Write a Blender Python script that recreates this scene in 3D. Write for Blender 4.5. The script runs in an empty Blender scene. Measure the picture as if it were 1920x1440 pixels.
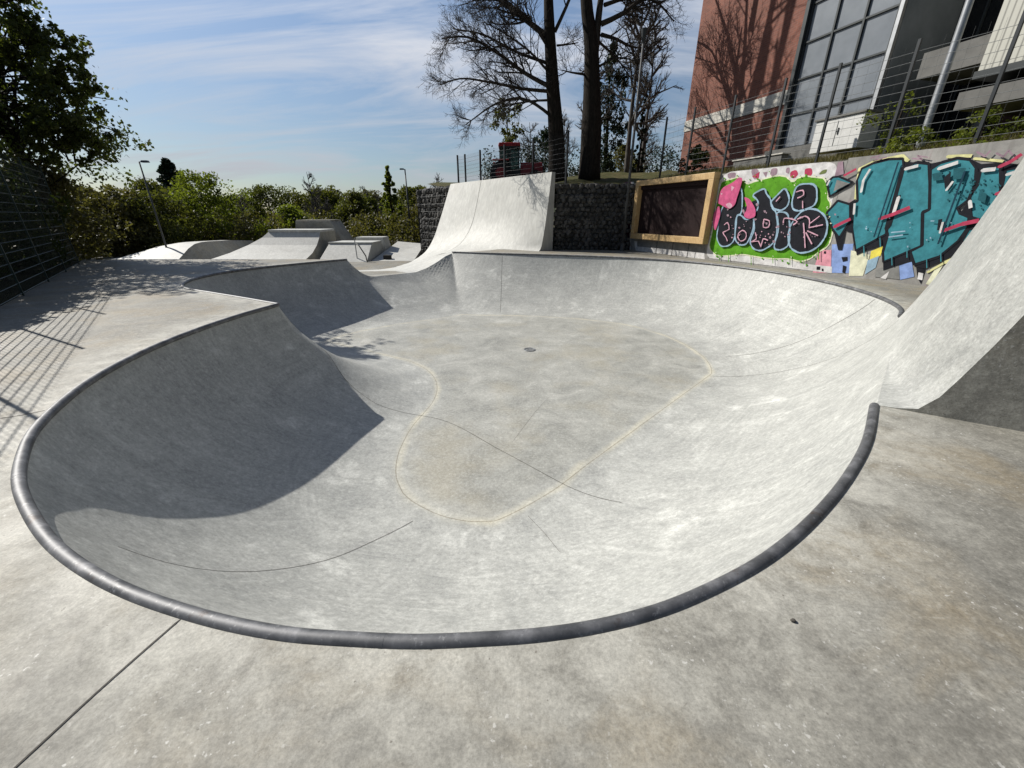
import bpy, bmesh, math, random
import numpy as np
from mathutils import Vector, Matrix
from mathutils.geometry import delaunay_2d_cdt

random.seed(7)
rng = np.random.default_rng(7)
SC = bpy.context.scene
COL = SC.collection
PI = math.pi

# ------------------------------------------------------------------ helpers
def tag(o, label=None, cat=None, group=None, kind=None):
    if label: o['label'] = label
    if cat: o['category'] = cat
    if group: o['group'] = group
    if kind: o['kind'] = kind
    return o

def empty(name, loc=(0, 0, 0), rz=0.0):
    o = bpy.data.objects.new(name, None)
    o.location = loc
    o.rotation_euler = (0, 0, rz)
    o.empty_display_size = 0.3
    COL.objects.link(o)
    return o

def fast_mesh(name, V, loops, sizes, matidx=None):
    me = bpy.data.meshes.new(name)
    V = np.asarray(V, dtype=np.float32)
    loops = np.asarray(loops, dtype=np.int32)
    sizes = np.asarray(sizes, dtype=np.int32)
    me.vertices.add(len(V)); me.vertices.foreach_set('co', V.ravel())
    me.loops.add(len(loops)); me.loops.foreach_set('vertex_index', loops)
    starts = np.concatenate([[0], np.cumsum(sizes)[:-1]]).astype(np.int32)
    me.polygons.add(len(sizes)); me.polygons.foreach_set('loop_start', starts)
    if matidx is not None:
        me.polygons.foreach_set('material_index', np.asarray(matidx, dtype=np.int32))
    me.update(calc_edges=True)
    me.validate()
    return me

def link(name, me, mats, parent=None, smooth=False, angle=None):
    if not isinstance(mats, (list, tuple)): mats = [mats]
    for m in mats: me.materials.append(m)
    if smooth:
        me.shade_smooth()
        if angle is not None: me.set_sharp_from_angle(angle=math.radians(angle))
    if not smooth: me.shade_flat()
    o = bpy.data.objects.new(name, me)
    COL.objects.link(o)
    if parent is not None: o.parent = parent
    return o

class MB:
    """collects simple shapes into one mesh"""
    def __init__(self): self.v = []; self.f = []; self.m = []; self.cur = 0
    def mat(self, i): self.cur = i; return self
    def face(self, pts):
        n = len(self.v); self.v += [tuple(p) for p in pts]
        self.f.append(tuple(range(n, n + len(pts)))); self.m.append(self.cur)
    def box(self, c, s, M=None, bev=0.0):
        x, y, z = s[0] / 2, s[1] / 2, s[2] / 2
        P = [(-x, -y, -z), (x, -y, -z), (x, y, -z), (-x, y, -z), (-x, -y, z), (x, -y, z), (x, y, z), (-x, y, z)]
        n = len(self.v)
        c = Vector(c)
        for p in P:
            q = Vector(p)
            if M is not None: q = M @ q
            self.v.append(tuple(q + c))
        for f in [(0, 3, 2, 1), (4, 5, 6, 7), (0, 1, 5, 4), (1, 2, 6, 5), (2, 3, 7, 6), (3, 0, 4, 7)]:
            self.f.append(tuple(n + i for i in f)); self.m.append(self.cur)
        return self
    def hexa(self, bot, top):
        """any prism between two loops of equal length (bottom ccw seen from above)"""
        n = len(self.v); k = len(bot)
        self.v += [tuple(p) for p in bot] + [tuple(p) for p in top]
        self.f.append(tuple(n + i for i in reversed(range(k)))); self.m.append(self.cur)
        self.f.append(tuple(n + k + i for i in range(k))); self.m.append(self.cur)
        for i in range(k):
            j = (i + 1) % k
            self.f.append((n + i, n + j, n + k + j, n + k + i)); self.m.append(self.cur)
        return self
    def tube(self, pts, r, n=8, closed=False, caps=True):
        pts = [Vector(p) for p in pts]; k = len(pts)
        rr = r if isinstance(r, (list, tuple)) else [r] * k
        base = len(self.v); up = None
        for i, p in enumerate(pts):
            a = pts[i - 1] if (i > 0 or closed) else p
            b = pts[(i + 1) % k] if (i < k - 1 or closed) else p
            t = (b - a)
            t = t.normalized() if t.length > 1e-9 else Vector((0, 0, 1))
            if up is None:
                up = Vector((0, 0, 1)) if abs(t.z) < .9 else Vector((1, 0, 0))
            s = t.cross(up)
            if s.length < 1e-6: s = t.orthogonal()
            s.normalize(); w = s.cross(t).normalized(); up = w
            for j in range(n):
                an = 2 * PI * j / n
                self.v.append(tuple(p + (s * math.cos(an) + w * math.sin(an)) * rr[i]))
        for i in range(k if closed else k - 1):
            a = base + i * n; b = base + ((i + 1) % k) * n
            for j in range(n):
                jj = (j + 1) % n
                self.f.append((a + j, a + jj, b + jj, b + j)); self.m.append(self.cur)
        if caps and not closed:
            self.f.append(tuple(base + j for j in reversed(range(n)))); self.m.append(self.cur)
            self.f.append(tuple(base + (k - 1) * n + j for j in range(n))); self.m.append(self.cur)
        return self
    def build(self, name, mats, parent=None, smooth=False, angle=None, bevel=None):
        loops = [i for f in self.f for i in f]; sizes = [len(f) for f in self.f]
        me = fast_mesh(name, self.v, loops, sizes, self.m)
        o = link(name, me, mats, parent, smooth, angle)
        if bevel:
            md = o.modifiers.new('Bevel', 'BEVEL'); md.width = bevel; md.segments = 2; md.limit_method = 'ANGLE'
        return o

# ------------------------------------------------------------------ materials
class NT:
    def __init__(self, name):
        self.m = bpy.data.materials.new(name); self.m.use_nodes = True
        self.t = self.m.node_tree; self.t.nodes.clear()
        self.out = self.t.nodes.new('ShaderNodeOutputMaterial')
        self.b = self.t.nodes.new('ShaderNodeBsdfPrincipled')
        self.t.links.new(self.b.outputs[0], self.out.inputs[0])
    def n(self, typ, **kw):
        o = self.t.nodes.new('ShaderNode' + typ)
        for k, v in kw.items():
            if k.startswith('_'): setattr(o, k[1:], v)
            else:
                key = int(k[1:]) if k[0] == 'i' and k[1:].isdigit() else k.replace('__', ' ')
                self.put(o.inputs[key], v)
        return o
    def put(self, sock, v):
        if hasattr(v, 'is_output') or isinstance(v, bpy.types.NodeSocket): self.t.links.new(v, sock)
        elif isinstance(v, bpy.types.Node): self.t.links.new(v.outputs[0], sock)
        else: sock.default_value = v
    def coords(self): return self.n('TexCoord').outputs['Object']
    def mapped(self, src, scale=(1, 1, 1), rot=(0, 0, 0), loc=(0, 0, 0)):
        return self.n('Mapping', Vector=src, Scale=scale, Rotation=rot, Location=loc).outputs[0]
    def noise(self, vec, scale, detail=4, rough=.55, dist=0.0):
        return self.n('TexNoise', Vector=vec, Scale=scale, Detail=detail, Roughness=rough, Distortion=dist).outputs[0]
    def ramp(self, fac, stops, interp='LINEAR'):
        r = self.n('ValToRGB', Fac=fac); cr = r.color_ramp; cr.interpolation = interp
        while len(cr.elements) < len(stops): cr.elements.new(.5)
        for e, (p, c) in zip(cr.elements, stops):
            e.position = p; e.color = (c, c, c, 1) if not isinstance(c, (tuple, list)) else (*c[:3], 1)
        return r.outputs[0]
    def mix(self, fac, a, b, typ='MIX'):
        o = self.t.nodes.new('ShaderNodeMix'); o.data_type = 'RGBA'; o.blend_type = typ
        for s, v in ((o.inputs[0], fac), (o.inputs[6], a), (o.inputs[7], b)):
            if isinstance(v, (tuple, list)) and len(v) == 3: v = (*v, 1)
            self.put(s, v)
        return o.outputs[2]
    def math(self, op, a, b=0.0, c=0.0, clamp=False):
        o = self.t.nodes.new('ShaderNodeMath'); o.operation = op; o.use_clamp = clamp
        self.put(o.inputs[0], a); self.put(o.inputs[1], b); self.put(o.inputs[2], c)
        return o.outputs[0]
    def attr(self, name): return self.n('Attribute', _attribute_name=name)
    def bump(self, h, strength=.3, dist=.01, normal=None):
        o = self.n('Bump', Height=h, Strength=strength, Distance=dist)
        if normal is not None: self.put(o.inputs['Normal'], normal)
        self.put(self.b.inputs['Normal'], o.outputs[0]); return o.outputs[0]
    def set(self, **kw):
        for k, v in kw.items():
            if isinstance(v, tuple) and len(v) == 3: v = (*v, 1)
            self.put(self.b.inputs[k.replace('__', ' ')], v)
        return self.m

def simple(name, col, rough=.6, metal=0.0, var=.15, scale=6.0, spec=.5, bump=0.0):
    t = NT(name); c = t.coords()
    nz = t.noise(c, scale, 5, .6)
    k = t.ramp(nz, [(.3, 1 - var), (.7, 1 + var * .6)])
    base = t.mix(1.0, (*col, 1), k, 'MULTIPLY')
    if bump: t.bump(t.noise(c, scale * 4, 4, .6), bump, .01)
    return t.set(Base__Color=base, Roughness=rough, Metallic=metal, Specular__IOR__Level=spec)

# ------------------------------------------------------------------ camera, sky, sun
cam = bpy.data.cameras.new('camera'); cam.sensor_width = 36.0; cam.lens = 36.0 * 750 / 1920
cam.clip_start = .05; cam.clip_end = 3000
camo = bpy.data.objects.new('camera', cam); COL.objects.link(camo)
camo.location = (0, 0, 1.6)
camo.rotation_euler = (PI / 2 - math.atan(317 / 750), 0, 0)
SC.camera = camo
SUN_AZ = (-.89, .456); SUN_EL = math.radians(39)
sun = bpy.data.lights.new('sun', 'SUN'); sun.energy = 5.0; sun.angle = math.radians(.4); sun.color = (1, .955, .88)
suno = bpy.data.objects.new('sun', sun); COL.objects.link(suno)
tosun = Vector((SUN_AZ[0] * math.cos(SUN_EL), SUN_AZ[1] * math.cos(SUN_EL), math.sin(SUN_EL)))
suno.rotation_euler = tosun.to_track_quat('Z', 'Y').to_euler()
suno.location = (-20, 10, 30)
W = bpy.data.worlds.new('World'); SC.world = W; W.use_nodes = True
wt = W.node_tree; wt.nodes.clear()
def wn(typ, **kw):
    o = wt.nodes.new('ShaderNode' + typ)
    for k, v in kw.items():
        if k.startswith('_'): setattr(o, k[1:], v)
        else:
            s = o.inputs[int(k[1:]) if k[0] == 'i' and k[1:].isdigit() else k]
            if isinstance(v, bpy.types.NodeSocket): wt.links.new(v, s)
            else: s.default_value = v
    return o
sky = wn('TexSky', _sky_type='NISHITA', _sun_disc=False, _sun_elevation=SUN_EL,
         _sun_rotation=math.atan2(SUN_AZ[0], SUN_AZ[1]), _altitude=300, _air_density=1.0, _dust_density=.5, _ozone_density=2.0)
tc = wn('TexCoord')
sep = wn('SeparateXYZ', i0=tc.outputs['Generated'])
zz = wn('Math', _operation='MAXIMUM', i0=sep.outputs[2], i1=.02)
zp = wn('Math', _operation='ADD', i0=zz.outputs[0], i1=.22)
dx = wn('Math', _operation='DIVIDE', i0=sep.outputs[0], i1=zp.outputs[0])
dy = wn('Math', _operation='DIVIDE', i0=sep.outputs[1], i1=zp.outputs[0])
cv = wn('CombineXYZ', i0=dx.outputs[0], i1=dy.outputs[0])
mp = wn('Mapping', Vector=cv.outputs[0], Scale=(.55, 1.7, 1), Rotation=(0, 0, math.radians(24)))
n1 = wn('TexNoise', Vector=mp.outputs[0], Scale=1.15, Detail=9, Roughness=.62, Distortion=.7)
n2 = wn('TexNoise', Vector=cv.outputs[0], Scale=.35, Detail=3, Roughness=.5)
ad = wn('Math', _operation='MULTIPLY_ADD', i0=n2.outputs[0], i1=.55, i2=n1.outputs[0])
cr0 = wn('MapRange', Value=ad.outputs[0], i1=.70, i2=.93, i3=0.05, i4=.95)
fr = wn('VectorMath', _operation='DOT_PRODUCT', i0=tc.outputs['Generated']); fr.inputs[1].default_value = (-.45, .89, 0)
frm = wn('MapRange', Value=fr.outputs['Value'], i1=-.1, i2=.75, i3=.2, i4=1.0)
cr = wn('Math', _operation='MULTIPLY', i0=cr0.outputs[0], i1=frm.outputs[0])
mx = wn('Mix', _data_type='RGBA', i0=cr.outputs[0])
wt.links.new(sky.outputs[0], mx.inputs[6]); mx.inputs[7].default_value = (6.9, 7.2, 7.9, 1)
gl = wn('MapRange', Value=fr.outputs['Value'], i1=-.7, i2=.8, i3=.55, i4=1.06)   # whole sky dimmed behind the camera to cut fill light in the shadows
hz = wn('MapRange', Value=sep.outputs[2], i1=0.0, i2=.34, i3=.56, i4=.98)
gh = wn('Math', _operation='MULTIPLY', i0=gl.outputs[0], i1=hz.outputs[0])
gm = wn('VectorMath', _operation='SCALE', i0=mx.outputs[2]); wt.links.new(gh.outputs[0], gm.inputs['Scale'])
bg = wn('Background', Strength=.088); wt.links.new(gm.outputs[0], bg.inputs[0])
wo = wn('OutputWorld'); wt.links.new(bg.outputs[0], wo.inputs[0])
SC.view_settings.view_transform = 'Standard'; SC.view_settings.look = 'None'
SC.view_settings.exposure = 0.22; SC.view_settings.gamma = 1
SC.cycles.max_bounces = 6; SC.cycles.diffuse_bounces = 3; SC.cycles.glossy_bounces = 2
SC.cycles.transmission_bounces = 3; SC.cycles.transparent_max_bounces = 8
SC.cycles.use_denoising = True
SC.cycles.caustics_reflective = False; SC.cycles.caustics_refractive = False

# ------------------------------------------------------------------ terrain heights
DEP, RUN = 2.0, 2.95
RAD = (RUN ** 2 + DEP ** 2) / (2 * DEP)
def bowl_profile(d, run=RUN):
    d = np.asarray(d, float); q = np.clip(run - d, 0, None); R = (run ** 2 + DEP ** 2) / (2 * DEP)
    return (R - DEP) - np.sqrt(R ** 2 - q ** 2)

def catmull(pts, step=.06):
    P = [np.array(p, float) for p in pts]; out = []
    for i in range(len(P) - 1):
        p0 = P[i - 1] if i > 0 else 2 * P[0] - P[1]
        p1, p2 = P[i], P[i + 1]
        p3 = P[i + 2] if i + 2 < len(P) else 2 * P[-1] - P[-2]
        t0 = 0; t1 = t0 + np.linalg.norm(p1 - p0) ** .5; t2 = t1 + np.linalg.norm(p2 - p1) ** .5; t3 = t2 + np.linalg.norm(p3 - p2) ** .5
        n = max(2, int(np.linalg.norm(p2 - p1) / step))
        for k in range(n):
            t = t1 + (t2 - t1) * k / n
            a1 = (t1 - t) / (t1 - t0) * p0 + (t - t0) / (t1 - t0) * p1
            a2 = (t2 - t) / (t2 - t1) * p1 + (t - t1) / (t2 - t1) * p2
            a3 = (t3 - t) / (t3 - t2) * p2 + (t - t2) / (t3 - t2) * p3
            b1 = (t2 - t) / (t2 - t0) * a1 + (t - t0) / (t2 - t0) * a2
            b2 = (t3 - t) / (t3 - t1) * a2 + (t - t1) / (t3 - t1) * a3
            out.append((t2 - t) / (t2 - t1) * b1 + (t - t1) / (t2 - t1) * b2)
    out.append(P[-1])
    return np.array(out)

# the lip of the bowl, metres, clockwise from the foot of the tall bank
LIP_NEAR = catmull([(3.33, 3.29), (2.73, 2.64), (2.28, 2.23), (1.91, 1.93), (1.55, 1.67), (1.24, 1.48), (.93, 1.33), (.65, 1.22), (.36, 1.145),
    (.09, 1.105), (-.13, 1.09), (-.39, 1.08), (-.65, 1.09), (-.92, 1.11), (-1.19, 1.155), (-1.46, 1.22), (-1.76, 1.31), (-2.07, 1.43), (-2.43, 1.605),
    (-2.81, 1.84), (-3.22, 2.14), (-3.55, 2.45), (-3.86, 2.8), (-4.13, 3.22), (-4.42, 3.8), (-4.63, 4.45), (-4.77, 5.24), (-4.8, 6.09), (-4.74, 6.93), (-4.58, 7.79)])
LIP_POCKET = catmull([(-4.58, 7.79), (-5.75, 8.47), (-6.7, 9.0), (-7.75, 9.62), (-8.3, 10.25), (-8.7, 11.2), (-8.77, 12.4), (-8.38, 13.6), (-7.74, 14.7), (-7.19, 15.5), (-6.49, 16.36)])
LIP_OPEN = np.linspace((-6.49, 16.36), (-2.82, 19.82), 90)
LIP_BACK = catmull([(-2.82, 19.82), (-1.47, 19.3), (0, 18.82), (2.32, 18.1), (4.45, 17.2), (6.2, 15.95), (7.36, 14.37), (8.0, 12.7), (8.22, 11.0), (8.12, 9.65), (7.85, 8.6), (7.5, 7.8), (7.17, 7.3), (6.74, 6.84)])
LIP_BANK = np.linspace((6.74, 6.84), (3.33, 3.29), 70)
LIP = np.vstack([LIP_NEAR[:-1], LIP_POCKET[:-1], LIP_OPEN[:-1], LIP_BACK[:-1], LIP_BANK[:-1]])
_sa = LIP; _sb = np.roll(LIP, -1, axis=0); _sd = _sb - _sa; _sl = np.sum(_sd ** 2, 1)
_arc = np.concatenate([[0], np.cumsum(np.sqrt(_sl))[:-1]])
_I0 = len(LIP_NEAR) - 1 + len(LIP_POCKET) - 1; _I1 = _I0 + len(LIP_OPEN) - 1
def lip_dist(P, chunk=4000):
    P = np.asarray(P, float); D = np.empty(len(P)); S = np.empty(len(P))
    for i in range(0, len(P), chunk):
        q = P[i:i + chunk, None, :] - _sa[None]
        t = np.clip(np.sum(q * _sd[None], 2) / _sl[None], 0, 1)
        r = q - t[..., None] * _sd[None]
        d2 = np.sum(r * r, 2); k = np.argmin(d2, 1); ii = np.arange(len(k))
        D[i:i + chunk] = np.sqrt(d2[ii, k]); S[i:i + chunk] = _arc[k] + t[ii, k] * np.sqrt(_sl[k])
    return D, S
def inside(P, poly):
    P = np.asarray(P, float); x, y = P[:, 0], P[:, 1]; r = np.zeros(len(P), bool)
    x1, y1 = poly[-1]
    for x2, y2 in poly:
        c = ((y2 > y) != (y1 > y))
        if y1 != y2: r ^= c & (x < (x1 - x2) * (y - y2) / (y1 - y2) + x2)
        x1, y1 = x2, y2
    return r

def sstep(t): t = np.clip(t, 0, 1); return t * t * (3 - 2 * t)
_PR = [(17.2, [7.4, 7.62, 8.2, 8.76, 9.24, 9.63, 30], [-.76, -.75, -.61, -.37, -.12, 0, 0]),
       (21.0, [7.4, 9.0, 10.6, 12.2, 30], [-1.05, -.86, -.5, -.05, -.05]),
       (24.8, [8.4, 9.5, 10.6, 11.8, 30], [-1.45, -1.4, -1.15, -.55, -.55])]
def ground_z(P):
    """street level round the bowl: the flat deck, the channel leaving at the back and the lower street park"""
    P = np.asarray(P, float); x, y = P[:, 0], P[:, 1]
    cc = .8 * x + .6 * y; ee = -.6 * x + .8 * y
    G = .76 + .74 * sstep((ee - 17.2) / 8.8)
    d1 = np.maximum(y - 16.36, 0); d2 = np.maximum(cc - 4.62, 0)
    d = np.sqrt(d1 ** 2 + d2 ** 2)
    L = -G * (1 - (1 - np.clip(d / 1.3, 0, 1)) ** 2)
    z = [np.interp(cc, c, zz) for _, c, zz in _PR]
    t = np.clip((ee - 17.2) / 3.8, 0, 1); u = np.clip((ee - 21) / 3.8, 0, 1)
    rise = np.where(ee < 21, z[0] * (1 - t) + z[1] * t, z[1] * (1 - u) + z[2] * u)
    rise = np.where(ee > 24.9, -5, rise)
    g = np.maximum(np.maximum(L, rise), -G)
    return np.where((ee > 12) & (d > 0), np.minimum(g, 0), 0.0)
def basin_z(P):
    P = np.asarray(P, float); D, S = lip_dist(P)
    # nearest point of the rim and its height (the rim dips where the channel leaves)
    per = np.append(_arc, _arc[-1] + math.sqrt(_sl[-1])); lx = np.append(LIP[:, 0], LIP[0, 0]); ly = np.append(LIP[:, 1], LIP[0, 1])
    zl = ground_z(np.stack([np.interp(S, per, lx), np.interp(S, per, ly)], 1))
    o = (S > _arc[_I0] - 1e-6) & (S < _arc[_I1] + 1e-6)
    zo = ground_z(LIP_OPEN); dO = np.empty(len(P)); kO = np.empty(len(P), int); dR = np.empty(len(P)); rest = np.vstack([LIP_POCKET[-60:-1:2], LIP_BACK[1:70:2]])
    for i in range(0, len(P), 4000):
        q = np.linalg.norm(P[i:i + 4000, None, :] - LIP_OPEN[None], axis=2); kO[i:i + 4000] = np.argmin(q, 1); dO[i:i + 4000] = q.min(1)
        dR[i:i + 4000] = np.linalg.norm(P[i:i + 4000, None, :] - rest[None], axis=2).min(1)
    w = dR ** 3 / (dR ** 3 + dO ** 3 + 1e-9)
    near = (dO < 6) & (P[:, 1] > 10.5)
    zl = np.where(D < 1e-3, zl, np.where(near, zo[kO] * w, 0.0))
    run = RUN + 1.6 * np.exp(-((P[:, 0] + 3.3) ** 2 + (P[:, 1] - 18.3) ** 2) / 14.0)   # gentler where the channel leaves
    dep = DEP + zl; q = np.clip(run - D, 0, None); R = (run ** 2 + dep ** 2) / (2 * dep)
    z = zl + (R - dep) - np.sqrt(R ** 2 - q ** 2)
    return z, D * RUN / run, S
def surf_z(x, y):
    P = np.array([[x, y]])
    if inside(P, LIP)[0]: return float(basin_z(P)[0][0])
    return float(ground_z(P)[0])

def cdt(points, loops_closed):
    pts = []; edges = []
    for L in loops_closed:
        n = len(pts); k = len(L); pts += [Vector((float(a), float(b))) for a, b in L]
        edges += [(n + i, n + (i + 1) % k) for i in range(k)]
    pts += [Vector((float(a), float(b))) for a, b in points]
    V, E, F, *_ = delaunay_2d_cdt(pts, edges, [], 0, 1e-5, False)
    return np.array([(v.x, v.y) for v in V]), F

def grid(x0, x1, y0, y1, s, jit=.25):
    X, Y = np.meshgrid(np.arange(x0, x1, s), np.arange(y0, y1, s))
    P = np.stack([X.ravel(), Y.ravel()], 1).astype(float)
    P[::1, 0] += (np.floor((P[:, 1] - y0) / s + .01) % 2) * s * .5
    return P

def add_attr(me, name, data):
    a = me.attributes.new(name, 'FLOAT', 'POINT'); a.data.foreach_set('value', np.asarray(data, dtype=np.float32))

def build_basin(mat, parent):
    nrm = np.stack([_sd[:, 1], -_sd[:, 0]], 1) / np.sqrt(_sl)[:, None]
    mid = _sa
    if not inside(mid[:1] + nrm[:1] * .05, LIP)[0]: nrm = -nrm
    rows = []
    for k, off in enumerate((.05, .11, .18, .26, .35, .45, .56)):
        q = (_sa + _sb) / 2 + nrm * off if k % 2 else _sa + nrm * off
        dd, _ = lip_dist(q)
        rows.append(q[(np.abs(dd - off) < .004) & inside(q, LIP)])
    g = grid(-9, 8.5, 1, 20, .13)
    g2 = grid(-7, -2.4, 15.2, 20, .05)
    near = grid(-5, 4, 1, 8, .1)
    g = np.vstack([g[~((g[:, 0] > -7) & (g[:, 0] < -2.4) & (g[:, 1] > 15.2)) & ~((g[:, 0] > -5) & (g[:, 0] < 4) & (g[:, 1] < 8))], g2, near])
    g = g[inside(g, LIP)]
    d, _ = lip_dist(g); g = g[d > .62]
    sel = g2[inside(g2, LIP)]; dd, _ = lip_dist(sel); sel = sel[(dd > .03) & (dd <= .62)]
    P, F = cdt(np.vstack(rows + [g, sel]), [LIP])
    C = np.array([P[list(f)].mean(0) for f in F]); keep = inside(C, LIP)
    z, D, S = basin_z(P)
    gz = ground_z(P)
    onlip = D < 1e-4
    z = np.where(onlip, np.minimum(0, gz), z)
    tri = []
    for f, k in zip(F, keep):
        if not k: continue
        a, b, c = f
        ar = (P[b][0] - P[a][0]) * (P[c][1] - P[a][1]) - (P[b][1] - P[a][1]) * (P[c][0] - P[a][0])
        tri.append((a, b, c) if ar > 0 else (a, c, b))
    tri = np.array(tri)
    me = fast_mesh('basin', np.column_stack([P, z]), tri.ravel(), [3] * len(tri))
    add_attr(me, 'lipdist', D); add_attr(me, 'along', S)
    return link('basin', me, mat, parent, True, 24)

def smooth_strip(mb, line, width, lift=.003, zf=None):
    """thin ribbon laid on the surface along a plan polyline"""
    L = np.asarray(line, float)
    zf = zf or (lambda Q: np.where(inside(Q, LIP), basin_z(Q)[0], ground_z(Q)))
    T = np.gradient(L, axis=0); T /= np.linalg.norm(T, axis=1)[:, None]
    N = np.stack([-T[:, 1], T[:, 0]], 1) * width / 2
    A, B = L + N, L - N
    za, zb = zf(A) + lift, zf(B) + lift
    for i in range(len(L) - 1):
        mb.face([(*A[i], za[i]), (*B[i], zb[i]), (*B[i + 1], zb[i + 1]), (*A[i + 1], za[i + 1])])

# ------------------------------------------------------------------ concrete and other surfaces
def concrete_bowl():
    t = NT('bowl_concrete'); c = t.coords()
    ld = t.attr('lipdist').outputs['Fac']; al = t.attr('along').outputs['Fac']
    rad = t.n('CombineXYZ', i0=t.math('MULTIPLY', al, 7.0), i1=t.math('MULTIPLY', ld, .9)).outputs[0]
    con = t.n('CombineXYZ', i0=t.math('MULTIPLY', al, .9), i1=t.math('MULTIPLY', ld, 16.0)).outputs[0]
    dia = t.mapped(c, (1.5, 9, 3), (0, 0, .6))
    swirl = t.noise(t.mapped(c, (1, 1, 1)), 1.1, 3, .5, 1.5)
    big = t.noise(c, .42, 4, .55)
    mid = t.noise(c, 1.7, 8, .66, .3)
    fine = t.noise(c, 22, 5, .7)
    s1 = t.noise(rad, 1.0, 6, .62); s2 = t.noise(con, 1.0, 5, .6, .3); s3 = t.noise(dia, 2.2, 6, .65, .4)
    streak = t.mix(t.ramp(swirl, [(.42, 0), (.56, 1)]), s1, s3)
    streak = t.mix(t.ramp(big, [(.44, 0), (.6, .75)]), streak, s2)
    streak = t.mix(.45, streak, mid)
    iswall = t.ramp(ld, [(0, 1), (1, 0)])
    wallm = t.n('MapRange', Value=ld, i1=2.2, i2=3.05, i3=1.0, i4=0.0).outputs[0]
    tex = t.mix(wallm, mid, streak)
    col = t.ramp(tex, [(.28, (.31, .314, .312)), (.43, (.41, .413, .406)), (.52, (.475, .477, .466)), (.63, (.575, .578, .565)), (.76, (.70, .70, .685))])
    # chalky white patches left by the trowel
    patch = t.math('MULTIPLY', t.ramp(mid, [(.54, 0), (.66, 1)]), t.ramp(t.noise(c, .75, 3, .5), [(.5, 0), (.62, 1)]))
    col = t.mix(t.math('MULTIPLY', patch, .6), col, (.80, .80, .78))
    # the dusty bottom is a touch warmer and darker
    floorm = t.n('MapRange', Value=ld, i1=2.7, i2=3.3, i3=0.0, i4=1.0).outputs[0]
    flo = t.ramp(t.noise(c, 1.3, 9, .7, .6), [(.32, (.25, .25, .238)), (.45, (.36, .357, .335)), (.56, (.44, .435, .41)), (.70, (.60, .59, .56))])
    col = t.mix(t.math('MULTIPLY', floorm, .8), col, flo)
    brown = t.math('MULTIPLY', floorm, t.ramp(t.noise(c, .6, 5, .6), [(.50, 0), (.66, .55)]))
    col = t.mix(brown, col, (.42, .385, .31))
    # pale cream seam where wall and bottom meet
    off = t.math('MULTIPLY_ADD', t.noise(c, 1.2, 3), .22, -.11)
    dist = t.math('ABSOLUTE', t.math('ADD', t.math('SUBTRACT', ld, 2.95), off))
    band = t.math('MULTIPLY', t.ramp(dist, [(.0, 1), (.03, .7), (.11, 0)]), t.ramp(t.noise(c, 1.1, 4, .6), [(.35, .25), (.6, 1)]))
    col = t.mix(t.math('MULTIPLY', band, .75), col, (.74, .69, .56))
    line = t.ramp(t.math('ABSOLUTE', t.math('SUBTRACT', ld, 2.93)), [(.004, 1), (.012, 0)])
    col = t.mix(t.math('MULTIPLY', line, .6), col, (.2, .17, .12))
    col = t.mix(t.ramp(fine, [(.3, .35), (.5, 0)]), col, (.2, .2, .19))
    col = t.mix(t.ramp(fine, [(.52, 0), (.72, .4)]), col, (.8, .8, .78))
    pit = t.ramp(t.noise(c, 60, 2, .5), [(.26, 1), (.31, 0)])
    col = t.mix(t.math('MULTIPLY', pit, .3), col, (.15, .14, .13))
    upper = t.n('MapRange', Value=ld, i1=-.5, i2=-.02, i3=.84, i4=1.0).outputs[0]     # colour darkens above the lip, up the bank
    col = t.mix(1.0, col, t.n('CombineColor', i0=upper, i1=upper, i2=upper).outputs[0], 'MULTIPLY')
    h = t.math('ADD', t.math('MULTIPLY', fine, .4), t.math('MULTIPLY', tex, .8))
    t.bump(h, .18, .008)
    rg = t.ramp(mid, [(.3, .5), (.7, .68)])
    col = t.mix(1.0, col, t.ramp(t.noise(c, 9, 9, .8), [(.32, .84), (.5, 1.0), (.68, 1.14)]), 'MULTIPLY')
    col = t.mix(1.0, col, t.ramp(t.noise(c, 60, 4, .8), [(.34, .86), (.5, 1.0), (.66, 1.14)]), 'MULTIPLY')
    col = t.mix(1.0, col, (.85, .855, .825, 1), 'MULTIPLY')
    return t.set(Base__Color=col, Roughness=rg, Specular__IOR__Level=.35)

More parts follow.
